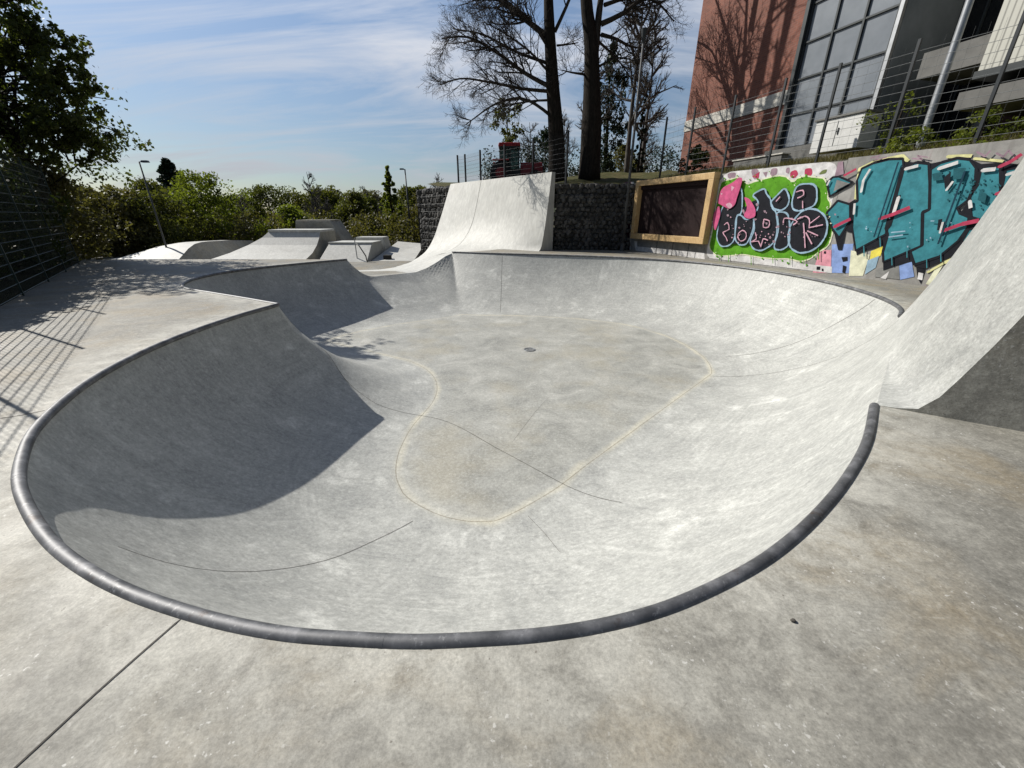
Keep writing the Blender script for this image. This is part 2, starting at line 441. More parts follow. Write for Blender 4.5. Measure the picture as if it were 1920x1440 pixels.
def concrete_deck(name='deck_concrete', warm=1.0, lift=1.0):
    t = NT(name); c = t.coords()
    big = t.noise(c, .35, 5, .6, .4)
    mid = t.noise(c, 1.9, 12, .74, .4)
    grit = t.noise(c, 11, 8, .8)
    sw = t.noise(t.mapped(c, (1.2, 4, 1), (0, 0, .9)), 1.6, 7, .65, .8)
    fine = t.noise(c, 26, 6, .72)
    f = t.mix(.4, mid, sw)
    def s(a): return tuple(x * lift for x in a)
    col = t.ramp(f, [(.3, s((.255, .25, .236))), (.45, s((.335, .33, .312))), (.56, s((.40, .395, .374))), (.72, s((.50, .494, .47)))])
    st = t.ramp(t.noise(t.mapped(c, (1, 1, 1), (0, 0, 0), (.85, .05, 0)), .9, 7, .62, .8), [(.46, 0), (.60, .95)])
    col = t.mix(t.math('MULTIPLY', st, warm), col, s((.38, .335, .262)))
    dk = t.ramp(t.noise(t.mapped(c, (1, 1, 1), (0, 0, 0), (5, 3, 0)), 1.1, 7, .65, 1.0), [(.46, 0), (.66, .75)])
    col = t.mix(dk, col, s((.23, .228, .218)))
    spots = t.ramp(t.noise(c, 7, 6, .75, .3), [(.58, 0), (.70, .65)])
    col = t.mix(spots, col, s((.54, .53, .50)))
    col = t.mix(t.ramp(fine, [(.28, .55), (.5, 0)]), col, s((.17, .165, .15)))
    col = t.mix(t.ramp(fine, [(.52, 0), (.72, .5)]), col, s((.62, .61, .58)))
    scr = t.noise(t.mapped(c, (2, 26, 1), (0, 0, -.75)), 1.5, 5, .7, .5)
    col = t.mix(t.math('MULTIPLY', t.ramp(scr, [(.6, 0), (.72, .5)]), t.ramp(mid, [(.4, 0), (.6, 1)])), col, s((.6, .59, .56)))
    pit = t.ramp(t.noise(c, 48, 2, .5), [(.25, 1), (.3, 0)])
    col = t.mix(t.math('MULTIPLY', pit, .5), col, (.1, .09, .08))
    ld = t.attr('lipdist').outputs['Fac']
    rim = t.math('MULTIPLY', t.ramp(t.math('MULTIPLY', ld, .6), [(.02, 1), (.12, .75), (.42, 0)]), t.ramp(t.noise(c, 3.2, 7, .7, .6), [(.36, .15), (.6, 1)]))
    if name == 'deck_concrete': col = t.mix(t.math('MULTIPLY', rim, .9), col, (.74, .74, .715))
    col = t.mix(1.0, col, (.655, .637, .582, 1), 'MULTIPLY')
    col = t.mix(1.0, col, t.ramp(grit, [(.32, .76), (.5, 1.0), (.68, 1.22)]), 'MULTIPLY')
    col = t.mix(1.0, col, t.ramp(t.noise(c, 70, 5, .8), [(.34, .76), (.5, 1.0), (.66, 1.22)]), 'MULTIPLY')
    spk = t.math('MULTIPLY', t.ramp(t.noise(c, 38, 3, .6), [(.62, 0), (.68, 1)]), t.ramp(t.noise(c, 2.2, 5, .7), [(.46, 0), (.6, .7)]))
    col = t.mix(spk, col, (.66, .65, .61))
    col = t.mix(t.ramp(t.noise(t.mapped(c, (1, 1, 1), (0, 0, 0), (3, 7, 0)), 27, 3, .6), [(.69, 0), (.73, .7)]), col, (.13, .115, .095))
    t.bump(t.math('ADD', t.math('MULTIPLY', fine, .6), mid), .22, .008)
    return t.set(Base__Color=col, Roughness=t.ramp(mid, [(.3, .55), (.7, .75)]), Specular__IOR__Level=.35)

def concrete_ramp(name='ramp_concrete', lift=1.0, rot=0.0, scl=(7, 7, .9)):
    t = NT(name); c = t.coords()
    st = t.noise(t.mapped(c, scl, (0, 0, rot)), 1.2, 6, .62, .3)
    mid = t.noise(c, 1.5, 8, .66, .4); fine = t.noise(c, 24, 5, .7)
    f = t.mix(.45, st, mid)
    def s(a): return tuple(x * lift for x in a)
    col = t.ramp(f, [(.3, s((.36, .358, .345))), (.48, s((.45, .448, .434))), (.6, s((.53, .528, .51))), (.75, s((.62, .617, .6)))])
    col = t.mix(t.ramp(t.noise(c, .7, 6, .65, .8), [(.55, 0), (.72, .4)]), col, s((.36, .345, .31)))
    col = t.mix(t.ramp(fine, [(.28, .15), (.48, 0)]), col, s((.2, .195, .18)))
    col = t.mix(1.0, col, (.84, .84, .81, 1), 'MULTIPLY')
    t.bump(t.math('ADD', t.math('MULTIPLY', fine, .5), f), .15, .008)
    return t.set(Base__Color=col, Roughness=.62, Specular__IOR__Level=.35)

def steel_pipe():
    t = NT('coping_steel'); c = t.coords()
    n = t.noise(c, 7, 6, .65); w = t.noise(c, 40, 4, .6)
    col = t.ramp(n, [(.35, (.10, .102, .106)), (.55, (.17, .172, .178)), (.72, (.30, .30, .31))])
    col = t.mix(t.ramp(t.noise(c, 3.1, 6, .7), [(.60, 0), (.70, .85)]), col, (.075, .05, .036))
    col = t.mix(t.ramp(t.noise(t.mapped(c, (1, 1, 1)), 30, 3, .7), [(.6, 0), (.75, .5)]), col, (.45, .45, .45))
    t.bump(w, .12, .003)
    return t.set(Base__Color=col, Metallic=.65, Roughness=t.ramp(n, [(.3, .52), (.7, .68)]))

M = {}
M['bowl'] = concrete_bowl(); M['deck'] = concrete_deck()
M['ramp'] = concrete_ramp(); M['ramp_bank'] = concrete_ramp('bank_concrete', .92)
M['pipe'] = steel_pipe()
M['joint'] = simple('joint_dark', (.075, .068, .058), .9)
M['steel'] = simple('galvanised_steel', (.33, .34, .35), .45, .7)
M['dark_steel'] = simple('dark_steel', (.035, .04, .042), .5, .4)

# ------------------------------------------------------------------ bowl, deck, ramps
bowl = tag(empty('skate_bowl', (0, 8, 0)), 'large pale grey concrete skate bowl sunk into the deck with a round metal coping', 'skate bowl')
def at_bowl(o): o.matrix_parent_inverse = Matrix.Translation((0, -8, 0)); return o
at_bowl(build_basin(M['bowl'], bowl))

def lip_offset(L, off):
    T = np.gradient(L, axis=0); T /= np.linalg.norm(T, axis=1)[:, None]
    return L + np.stack([T[:, 1], -T[:, 0]], 1) * off
def coping(L, lab=None):
    Q = lip_offset(np.asarray(L), .012)
    mb = MB(); mb.tube([(a, b, -.014) for a, b in Q], .036, 14)
    for i in range(25, len(Q) - 4, 46):          # weld seams between the pipe lengths
        mb.tube([(Q[i][0], Q[i][1], -.014), ((Q[i][0] * 3 + Q[i + 1][0]) / 4, (Q[i][1] * 3 + Q[i + 1][1]) / 4, -.014)], .0366, 14)
    o = at_bowl(mb.build('coping', M['pipe'], bowl, True, 40))
    if lab: o['label'] = lab
coping(LIP_NEAR); coping(LIP_POCKET); coping(LIP_BACK)

# outlet grate at the deepest point
mb = MB()
gx, gy = .51, 11.06
mb.tube([(gx + .16 * math.cos(a), gy + .16 * math.sin(a), -1.992) for a in np.linspace(0, 2 * PI, 25)[:-1]], .012, 6, True)
for k in range(-3, 4):
    w = math.sqrt(max(.0, .155 ** 2 - (k * .042) ** 2))
    mb.box((gx + k * .042, gy, -1.993), (.02, 2 * w, .012))
at_bowl(mb.build('drain', M['steel'], bowl))

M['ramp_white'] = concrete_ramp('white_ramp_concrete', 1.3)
# pavement: deck, channel and street park in one sheet
F0 = np.array([-9.42, 7.31]); FD = np.array([-.6215, .7834]); FN = np.array([.7834, .6215])   # line of the left fence
OUT = [(1.5, -7), (15, -7), (15, -1.5), (10.28, 9.5), (6.05, 20.6), (2.2, 21.2), (-3.2, 28.9), (-6.6, 32), (-7.5, 44), (-30, 44), (-33, 33), (-16.4, 15.9), tuple(F0 - FD * 11.5)]
def build_pavement():
    a = grid(-56, 15, -7, 60, 1.6); b = grid(-8, 1.5, 15.2, 29.5, .22)
    e = np.concatenate([np.stack([np.arange(-17, -6.4, .4), np.full(27, y)], 1) for y in (16.36, 16.5, 16.7, 17.0, 17.4)])
    a = a[~((a[:, 0] > -8.3) & (a[:, 0] < 1.8) & (a[:, 1] > 15) & (a[:, 1] < 29.7))]
    nrm = np.stack([-_sd[:, 1], _sd[:, 0]], 1) / np.sqrt(_sl)[:, None]
    ring = []
    for k, off in enumerate((.06, .14, .25, .4, .6, .85, 1.2)):
        q = (_sa + nrm * off)[::(2 if k < 3 else 4)]; dd, _ = lip_dist(q); ring.append(q[np.abs(dd - off) < .01])
    ring = np.vstack(ring); ring = ring[~inside(ring, LIP)]
    a = a[lip_dist(a)[0] > 1.3]
    P0 = np.vstack([a, b, e, ring]); P0 = P0[inside(P0, OUT) & ~inside(P0, LIP)]
    d, _ = lip_dist(P0); P0 = P0[d > .05]
    P, F = cdt(P0, [LIP, OUT])
    C = np.array([P[list(f)].mean(0) for f in F]); keep = inside(C, OUT) & ~inside(C, LIP)
    z = ground_z(P)
    # poured concrete rises a few millimetres towards the pipe
    tri = []
    for f, k in zip(F, keep):
        if not k: continue
        i, j, l = f
        ar = (P[j][0] - P[i][0]) * (P[l][1] - P[i][1]) - (P[j][1] - P[i][1]) * (P[l][0] - P[i][0])
        tri.append((i, j, l) if ar > 0 else (i, l, j))
    tri = np.array(tri)
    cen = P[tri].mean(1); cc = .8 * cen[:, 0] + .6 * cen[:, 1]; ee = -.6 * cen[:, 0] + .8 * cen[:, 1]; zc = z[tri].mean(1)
    mi = ((ee > 16.9) & (ee < 25) & (cc > 7.2) & (zc < -.004)).astype(int)      # quarter pipe's white concrete, painting in the bright sun on this rise
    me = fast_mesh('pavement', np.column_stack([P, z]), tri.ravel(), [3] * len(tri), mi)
    add_attr(me, 'lipdist', lip_dist(P)[0])
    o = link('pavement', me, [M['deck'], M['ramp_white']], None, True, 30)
    return tag(o, kind='structure')
build_pavement()

# near, tall bank standing up out of the right wall of the bowl
def loft(mb, profs, closed_back=None):
    for A, B in zip(profs[:-1], profs[1:]):
        for i in range(len(A) - 1):
            mb.face([A[i], A[i + 1], B[i + 1], B[i]])
def build_bank():
    root = tag(empty('concrete_bank', (5.4, 4.8, 0)), 'steep tall concrete bank rising above the right side of the bowl', 'skate ramp')
    zs = np.array([0, .12, .3, .6, 1.0, 1.5, 2.0, 2.5, 3.0]); ks = np.array([0, .047, .112, .21, .325, .45, .56, .655, .74])
    A0 = np.array([3.33, 3.29]); B0_ = np.array([6.74, 6.84]); qa = np.array([.843, -.538]); qb = np.array([.80, -.60])
    profs = []
    for t in np.linspace(0, 1, 24):
        o = A0 + (B0_ - A0) * t; q = qa + (qb - qa) * t
        sh = .32 * max(0, 1 - t / .4) ** 2; w = min(1, sh / .12)
        row = [(*o, 0.0)] + ([(*(o + q * sh * .45), .008 * w), (*(o + q * sh * .85), .035 * w)] if 1 else [])
        profs.append(row + [(*(o + q * (k + sh)), z + .05 * w) for k, z in zip(ks[1:], zs[1:])])
    mb = MB()
    loft(mb, profs)
    mb.v = [tuple(p) for p in mb.v]
    fr = mb.build('ramp_face', M['bowl'], root, True, 50)
    bm = bmesh.new(); bm.from_mesh(fr.data); bmesh.ops.remove_doubles(bm, verts=bm.verts, dist=1e-4)
    bmesh.ops.recalc_face_normals(bm, faces=bm.faces); bm.to_mesh(fr.data); bm.free()
    fr.data.shade_smooth()
    per = _arc[len(LIP_NEAR) - 1 + len(LIP_POCKET) - 1 + len(LIP_OPEN) - 1 + len(LIP_BACK) - 1]
    co = np.array([v.co[:] for v in fr.data.vertices]); ax = (A0 - B0_) / np.linalg.norm(A0 - B0_)
    add_attr(fr.data, 'along', per + (co[:, :2] - B0_) @ ax); add_attr(fr.data, 'lipdist', -1.1 * np.clip(co[:, 2], 0, 9))
    mb = MB(); D = 2.6
    for pr, q, flip in ((profs[0], qa, False), (profs[-1], qb, True)):
        back = np.array(pr[0][:2]) + q * D
        pl = [(p[0], p[1], p[2]) for p in pr] + [(*back, 3.0), (*back, -.02)]
        mb.face(pl if not flip else pl[::-1])
    a, b = profs[0], profs[-1]
    ba = (*(np.array(a[0][:2]) + qa * D), 3.0); bb = (*(np.array(b[0][:2]) + qb * D), 3.0)
    mb.face([a[-1], b[-1], bb, ba])
    mb.face([ba, bb, (bb[0], bb[1], -.02), (ba[0], ba[1], -.02)])
    mb.build('side_wall', M['deck_dark'], root)
    for o in root.children: o.matrix_parent_inverse = Matrix.Translation((-5.4, -4.8, 0))
M['deck_dark'] = concrete_deck('bank_side_concrete', .5, 1.45)
build_bank()

# tall quarter pipe behind the bowl
def ec(e, c, z): return (-.6 * e + .8 * c, .8 * e + .6 * c, z)
def resample(P, n):
    P = np.asarray(P, float); s = np.concatenate([[0], np.cumsum(np.linalg.norm(np.diff(P, axis=0), axis=1))]); t = np.linspace(0, s[-1], n)
    return np.stack([np.interp(t, s, P[:, i]) for i in range(P.shape[1])], 1)
def build_quarter():
    root = tag(empty('quarter_pipe', (-1, 24, 0)), 'tall white quarter pipe standing behind the bowl in front of the stone wall', 'skate ramp')
    prof = {15.3: [(13.05, -.02), (13.2, .12), (13.3, .5), (13.42, 1.1), (13.56, 2.0), (13.74, 3.4)],
            21.0: [(11.0, -.36), (11.9, -.08), (12.5, .35), (13.0, 1.05), (13.36, 2.0), (13.74, 3.4)],
            24.8: [(10.2, -1.28), (11.0, -.98), (11.75, -.5), (12.3, .2), (12.85, 1.3), (13.77, 3.4)]}
    ks = list(prof); cur = [catmull(prof[k], .2) for k in ks]; cur = [resample(c, 26) for c in cur]
    es = np.linspace(15.3, 24.8, 30); rows = []
    for e in es:
        if e < 21: t = (e - 15.3) / 5.7; q = cur[0] * (1 - t) + cur[1] * t
        else: t = (e - 21) / 3.8; q = cur[1] * (1 - t) + cur[2] * t
        rows.append([ec(e, c, z) for c, z in q])
    V = np.array(rows).reshape(-1, 3); n = 26; loops = []
    for i in range(len(es) - 1):
        for j in range(n - 1): loops += [i * n + j, (i + 1) * n + j, (i + 1) * n + j + 1, i * n + j + 1]
    me = fast_mesh('ramp_face', V, loops, [4] * (len(loops) // 4))
    me.flip_normals()
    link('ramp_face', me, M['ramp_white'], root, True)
    mb = MB()
    for r, e, fl in ((rows[0], es[0], 0), (rows[-1], es[-1], 1)):
        pl = [tuple(p) for p in r] + [ec(e, 13.95, 3.4), ec(e, 13.95, -1.3 if fl else -.1)]
        mb.face(pl if fl else pl[::-1])
    mb.face([rows[0][-1], rows[-1][-1], ec(24.8, 13.95, 3.4), ec(15.3, 13.95, 3.4)])
    mb.face([ec(24.8, 13.95, 3.4), ec(15.3, 13.95, 3.4), ec(15.3, 13.95, -.1), ec(24.8, 13.95, -1.3)])
    mb.build('side_wall', M['ramp'], root)
    # the cast joint down the face and the steel edge along the top
    mb = MB(); k = int(30 * .62); rr = rows[k]
    for j in range(n - 1):
        a = np.array(rr[j]); b = np.array(rr[j + 1]); w = np.array(ec(.02, 0, 0)); nn = np.array([-.05, -.04, .01])
        mb.face([a + nn * .2, a + w + nn * .2, b + w + nn * .2, b + nn * .2])
    mb.build('expansion_joint', M['joint'], root)
    for o in root.children: o.matrix_parent_inverse = Matrix.Translation((1, -24, 0))
build_quarter()

JOINTS = {
    'across': [(-2.7, 7.15), (-1.37, 6.77), (-0.18, 5.68), (0.77, 4.76), (1.1, 4.47), (1.43, 4.21)],
    'left': [(-1.26, 4.01), (-1.61, 3.56), (-1.88, 3.12), (-2.16, 2.72), (-2.37, 2.43), (-2.56, 2.24), (-2.75, 2.13)],
    'right': [(5.82, 10.34), (6.55, 9.95), (7.14, 9.55), (7.6, 9.16), (7.84, 8.68)],
    'right2': [(4.79, 9.02), (5.74, 8.7), (6.32, 8.23), (6.69, 7.49), (6.54, 6.62)],
    'back': [(-0.47, 15.76), (-0.46, 17.53), (-0.45, 18.52), (-0.43, 18.88)],
    'hip': [(-4.5, 7.95), (-4.06, 8.1), (-3.36, 7.51), (-2.7, 7.15)],
    'low': [(0.21, 4.11), (0.39, 3.76), (0.53, 3.37)],
    'deck': [(-1.43, 1.17), (-1.51, 0.9), (-1.56, 0.69)],
    'deckL': [(-4.37, 3.03), (-4.25, 3.09), (-4.15, 3.18)],
    'mid': [(0.0, 5.94), (0.54, 7.27), (0.8, 7.79)],
}
GREEN_PAINT = [
   ('P','white',[(4.36,3.02),(5.96,3.0),(7.4,3.0),(8.4,2.98),(8.55,2.55),(8.6,1.88),(8.9,1.14),(8.66,0.48),(8.09,0.16),(4.58,0.03),(4.4,0.3),(4.51,1.26)]),
   ('P','mauve',[(5.66,3.01),(5.96,3.01),(6.09,2.72),(5.87,2.67)]),
   ('P','mauve',[(6.42,2.97),(6.66,2.97),(6.69,2.77),(6.45,2.74)]),
   ('P','mauve',[(6.95,2.94),(7.07,2.95),(7.1,2.76),(6.96,2.81)]),
   ('P','mauve',[(4.72,2.97),(5.11,2.97),(5.09,2.79),(4.8,2.79)]),
   ('P','mauve',[(6.16,2.88),(6.33,2.89),(6.32,2.71)]),
   ('P','red',[(7.11,2.82),(7.29,2.87),(7.4,2.73),(7.29,2.62),(7.15,2.67)]),
   ('P','red',[(7.55,2.87),(7.76,2.87),(7.83,2.7),(7.72,2.61),(7.59,2.7)]),
   ('P','red',[(5.78,2.79),(6.04,2.91),(6.04,2.7)]),
   ('P','olive',[(8.0,2.67),(8.08,2.78),(8.22,2.8),(8.21,2.69)]),
   ('P','green',[(4.52,2.72),(4.87,2.76),(5.25,2.82),(5.66,2.56),(5.83,2.61),(6.05,2.65),(6.46,2.72),(6.74,2.75),(7.02,2.7),(7.14,2.61),(7.32,2.53),(7.38,2.63),(7.61,2.67),(7.8,2.64),(7.97,2.61),(8.22,2.57),(8.4,2.28),(8.45,2.04),(8.6,1.88),(8.58,1.67),(8.71,1.45),(8.84,1.22),(8.87,1.05),(8.85,0.76),(8.63,0.59),(8.46,0.38),(8.16,0.26),(7.79,0.32),(7.27,0.27),(6.7,0.27),(6.12,0.32),(5.52,0.22),(4.93,0.17),(4.49,0.42),(4.53,1.04),(4.48,1.8),(4.5,2.45)]),
   ('S','cream',0.035,1,[(4.52,2.72),(4.87,2.76),(5.25,2.82),(5.66,2.56),(5.83,2.61),(6.05,2.65),(6.46,2.72),(6.74,2.75),(7.02,2.7),(7.14,2.61),(7.32,2.53),(7.38,2.63),(7.61,2.67),(7.8,2.64),(7.97,2.61),(8.22,2.57),(8.4,2.28),(8.45,2.04),(8.6,1.88),(8.58,1.67),(8.71,1.45),(8.84,1.22),(8.87,1.05),(8.85,0.76),(8.63,0.59),(8.46,0.38),(8.16,0.26),(7.79,0.32),(7.27,0.27),(6.7,0.27),(6.12,0.32),(5.52,0.22),(4.93,0.17),(4.49,0.42),(4.53,1.04),(4.48,1.8),(4.5,2.45)]),
   ('P','green',[(8.22,2.57),(8.24,2.58),(8.26,2.56),(8.24,2.55)]),
   ('P','green',[(5.13,2.87),(5.19,2.88),(5.23,2.83),(5.18,2.81)]),
   ('P','green',[(8.01,2.52),(8.05,2.53),(8.08,2.49),(8.05,2.47)]),
   ('P','green',[(8.48,2.3),(8.52,2.31),(8.55,2.27),(8.51,2.25)]),
   ('P','green',[(8.43,1.94),(8.47,1.95),(8.5,1.91),(8.46,1.89)]),
   ('P','green',[(8.7,0.82),(8.73,0.83),(8.75,0.8),(8.72,0.78)]),
   ('P','green',[(7.41,2.49),(7.46,2.5),(7.49,2.46),(7.45,2.44)]),
   ('P','green',[(4.55,2.37),(4.61,2.38),(4.65,2.33),(4.59,2.31)]),
   ('P','green',[(8.58,1.5),(8.62,1.51),(8.64,1.47),(8.61,1.46)]),
   ('P','green',[(7.54,0.25),(7.59,0.27),(7.63,0.23),(7.58,0.2)]),
   ('P','green',[(5.97,2.72),(6.01,2.73),(6.04,2.69),(6.0,2.67)]),
   ('P','green',[(5.81,0.16),(5.84,0.17),(5.86,0.15),(5.83,0.14)]),
   ('P','green',[(7.66,2.65),(7.7,2.66),(7.72,2.63),(7.69,2.62)]),
   ('P','green',[(8.79,1.26),(8.84,1.27),(8.86,1.23),(8.83,1.22)]),
   ('P','green',[(7.87,2.69),(7.89,2.69),(7.91,2.67),(7.89,2.66)]),
   ('P','green',[(7.51,2.64),(7.54,2.64),(7.55,2.62),(7.53,2.61)]),
   ('P','green',[(8.57,1.74),(8.6,1.75),(8.62,1.72),(8.6,1.71)]),
   ('P','green',[(7.09,2.48),(7.14,2.49),(7.16,2.45),(7.13,2.44)]),
   ('P','green',[(5.93,2.55),(5.96,2.56),(5.98,2.53),(5.95,2.52)]),
   ('P','green',[(8.58,0.4),(8.61,0.41),(8.63,0.38),(8.61,0.37)]),
   ('P','green',[(6.57,0.37),(6.61,0.38),(6.63,0.35),(6.6,0.33)]),
   ('P','green',[(6.66,2.58),(6.69,2.58),(6.71,2.56),(6.68,2.55)]),
   ('P','green',[(5.75,2.47),(5.78,2.47),(5.8,2.45),(5.77,2.44)]),
   ('P','green',[(5.36,2.73),(5.39,2.74),(5.4,2.71),(5.38,2.71)]),
   ('P','green',[(4.65,0.63),(4.69,0.64),(4.71,0.61),(4.68,0.59)]),
   ('P','green',[(7.62,2.67),(7.65,2.67),(7.67,2.64),(7.64,2.63)]),
   ('P','green',[(8.28,2.38),(8.3,2.38),(8.31,2.36),(8.29,2.35)]),
   ('P','green',[(5.34,2.71),(5.38,2.72),(5.4,2.69),(5.37,2.68)]),
   ('P','green',[(8.55,2.21),(8.58,2.21),(8.6,2.18),(8.58,2.17)]),
   ('P','green',[(4.58,2.65),(4.65,2.66),(4.68,2.61),(4.63,2.59)]),
   ('P','green',[(5.47,2.68),(5.54,2.69),(5.57,2.64),(5.52,2.62)]),
   ('P','green',[(7.19,2.7),(7.23,2.71),(7.26,2.67),(7.22,2.65)]),
   ('P','green',[(7.84,0.39),(7.87,0.4),(7.89,0.37),(7.87,0.36)]),
   ('P','green',[(8.35,0.21),(8.4,0.23),(8.43,0.18),(8.39,0.15)]),
   ('P','green',[(7.61,2.71),(7.66,2.72),(7.69,2.67),(7.65,2.65)]),
   ('P','green',[(5.7,2.71),(5.75,2.72),(5.77,2.68),(5.74,2.67)]),
   ('P','green',[(8.14,0.28),(8.2,0.3),(8.23,0.25),(8.19,0.23)]),
   ('P','green',[(4.7,2.68),(4.77,2.69),(4.8,2.64),(4.75,2.62)]),
   ('P','green',[(8.3,0.45),(8.32,0.46),(8.34,0.43),(8.32,0.42)]),
   ('P','green',[(8.69,1.15),(8.74,1.16),(8.77,1.12),(8.73,1.1)]),
   ('P','green',[(7.35,0.27),(7.39,0.28),(7.41,0.25),(7.38,0.23)]),
   ('P','green',[(8.45,2.1),(8.49,2.11),(8.52,2.07),(8.49,2.06)]),
   ('P','green',[(4.48,0.91),(4.51,0.92),(4.53,0.89),(4.5,0.88)]),
   ('P','green',[(4.62,1.16),(4.67,1.18),(4.7,1.14),(4.66,1.12)]),
   ('P','green',[(4.92,0.17),(5.0,0.2),(5.04,0.14),(4.97,0.11)]),
   ('P','green',[(8.59,0.62),(8.63,0.64),(8.65,0.6),(8.62,0.57)]),
   ('P','green',[(6.04,2.69),(6.11,2.7),(6.14,2.65),(6.09,2.63)]),
   ('P','green',[(5.83,0.35),(5.9,0.37),(5.93,0.32),(5.88,0.29)]),
   ('P','green',[(7.48,2.55),(7.51,2.55),(7.53,2.53),(7.51,2.52)]),
   ('P','green',[(4.83,2.76),(4.88,2.77),(4.92,2.73),(4.87,2.71)]),
   ('P','green',[(4.88,0.25),(4.93,0.27),(4.96,0.23),(4.92,0.21)]),
   ('P','green',[(7.74,0.21),(7.8,0.23),(7.83,0.18),(7.79,0.15)]),
   ('P','green',[(4.61,2.83),(4.68,2.84),(4.72,2.78),(4.66,2.76)]),
   ('P','green',[(5.96,0.39),(6.01,0.41),(6.04,0.37),(6.0,0.35)]),
   ('P','green',[(6.83,0.26),(6.89,0.28),(6.92,0.24),(6.88,0.21)]),
   ('P','green',[(8.58,0.54),(8.62,0.55),(8.64,0.52),(8.61,0.5)]),
   ('P','green',[(7.46,2.68),(7.5,2.69),(7.53,2.64),(7.5,2.63)]),
   ('P','green',[(5.88,2.81),(5.92,2.82),(5.95,2.79),(5.91,2.78)]),
   ('P','green',[(8.76,0.7),(8.78,0.7),(8.79,0.69),(8.78,0.68)]),
   ('P','green',[(6.39,2.89),(6.42,2.9),(6.44,2.87),(6.41,2.86)]),
   ('P','green',[(5.12,0.21),(5.2,0.24),(5.24,0.18),(5.17,0.15)]),
   ('P','green',[(6.58,2.75),(6.61,2.76),(6.63,2.73),(6.61,2.72)]),
   ('P','green',[(8.57,1.62),(8.6,1.63),(8.61,1.6),(8.59,1.59)]),
   ('P','green',[(5.05,0.13),(5.1,0.15),(5.13,0.11),(5.09,0.09)]),
   ('P','green',[(4.57,1.11),(4.62,1.12),(4.65,1.09),(4.61,1.07)]),
   ('P','green',[(8.72,1.39),(8.74,1.39),(8.76,1.37),(8.74,1.36)]),
   ('P','green',[(4.23,1.47),(4.28,1.48),(4.31,1.45),(4.26,1.43)]),
   ('P','green',[(8.51,0.45),(8.56,0.47),(8.59,0.43),(8.55,0.4)]),
   ('P','green',[(8.83,0.86),(8.86,0.86),(8.87,0.84),(8.85,0.83)]),
   ('P','green',[(8.02,2.59),(8.04,2.59),(8.05,2.57),(8.04,2.57)]),
   ('P','cream',[(8.23,2.55),(8.25,2.56),(8.27,2.53),(8.25,2.53)]),
   ('P','cream',[(4.45,2.28),(4.49,2.29),(4.51,2.26),(4.48,2.25)]),
   ('P','cream',[(6.52,2.74),(6.54,2.75),(6.56,2.72),(6.54,2.72)]),
   ('P','cream',[(8.55,1.78),(8.56,1.78),(8.58,1.77),(8.56,1.76)]),
   ('P','cream',[(7.83,0.39),(7.86,0.4),(7.88,0.37),(7.86,0.35)]),
   ('P','cream',[(4.66,2.79),(4.69,2.79),(4.71,2.77),(4.68,2.76)]),
   ('P','cream',[(8.64,1.56),(8.68,1.57),(8.7,1.54),(8.67,1.53)]),
   ('P','cream',[(8.36,2.18),(8.38,2.19),(8.4,2.16),(8.38,2.15)]),
   ('P','cream',[(7.3,2.58),(7.34,2.59),(7.36,2.55),(7.33,2.54)]),
   ('P','cream',[(4.97,2.81),(5.0,2.81),(5.01,2.79),(4.99,2.79)]),
   ('P','cream',[(4.47,2.77),(4.53,2.78),(4.55,2.74),(4.51,2.73)]),
   ('P','cream',[(7.48,2.66),(7.52,2.67),(7.54,2.64),(7.51,2.62)]),
   ('P','cream',[(8.6,0.48),(8.62,0.48),(8.63,0.47),(8.62,0.46)]),
   ('P','cream',[(5.77,0.3),(5.81,0.32),(5.84,0.28),(5.8,0.27)]),
   ('P','cream',[(8.0,0.29),(8.03,0.3),(8.04,0.28),(8.02,0.27)]),
   ('P','cream',[(8.57,1.5),(8.6,1.5),(8.62,1.47),(8.6,1.46)]),
   ('P','cream',[(6.47,2.78),(6.5,2.79),(6.53,2.76),(6.5,2.75)]),
   ('P','cream',[(5.26,2.72),(5.29,2.72),(5.31,2.7),(5.28,2.69)]),
   ('P','cream',[(6.17,2.65),(6.22,2.66),(6.24,2.62),(6.2,2.61)]),
   ('P','cream',[(8.18,2.61),(8.21,2.62),(8.22,2.59),(8.2,2.58)]),
   ('P','cream',[(7.22,2.55),(7.25,2.56),(7.28,2.53),(7.25,2.52)]),
   ('P','cream',[(4.59,0.37),(4.62,0.39),(4.64,0.36),(4.61,0.34)]),
   ('P','cream',[(5.18,2.83),(5.23,2.84),(5.25,2.8),(5.21,2.79)]),
   ('P','cream',[(7.89,2.69),(7.92,2.7),(7.94,2.66),(7.92,2.65)]),
   ('P','cream',[(8.63,1.52),(8.65,1.52),(8.66,1.51),(8.65,1.5)]),
   ('P','cream',[(4.89,0.3),(4.92,0.31),(4.94,0.29),(4.91,0.27)]),
   ('P','cream',[(8.54,1.77),(8.56,1.77),(8.57,1.76),(8.55,1.75)]),
   ('P','cream',[(4.86,2.76),(4.89,2.76),(4.91,2.74),(4.88,2.73)]),
   ('P','cream',[(7.83,0.35),(7.86,0.36),(7.88,0.33),(7.86,0.32)]),
   ('P','cream',[(7.82,2.65),(7.84,2.65),(7.85,2.63),(7.83,2.62)]),
   ('P','cream',[(8.51,1.8),(8.53,1.8),(8.55,1.78),(8.53,1.77)]),
   ('P','cream',[(7.27,2.71),(7.29,2.72),(7.31,2.69),(7.29,2.69)]),
   ('P','cream',[(7.91,2.63),(7.93,2.63),(7.95,2.61),(7.93,2.6)]),
   ('P','cream',[(6.36,0.29),(6.4,0.3),(6.42,0.27),(6.39,0.25)]),
   ('P','cream',[(6.51,2.74),(6.55,2.75),(6.57,2.72),(6.54,2.71)]),
   ('P','cream',[(7.39,2.5),(7.41,2.5),(7.42,2.48),(7.41,2.48)]),
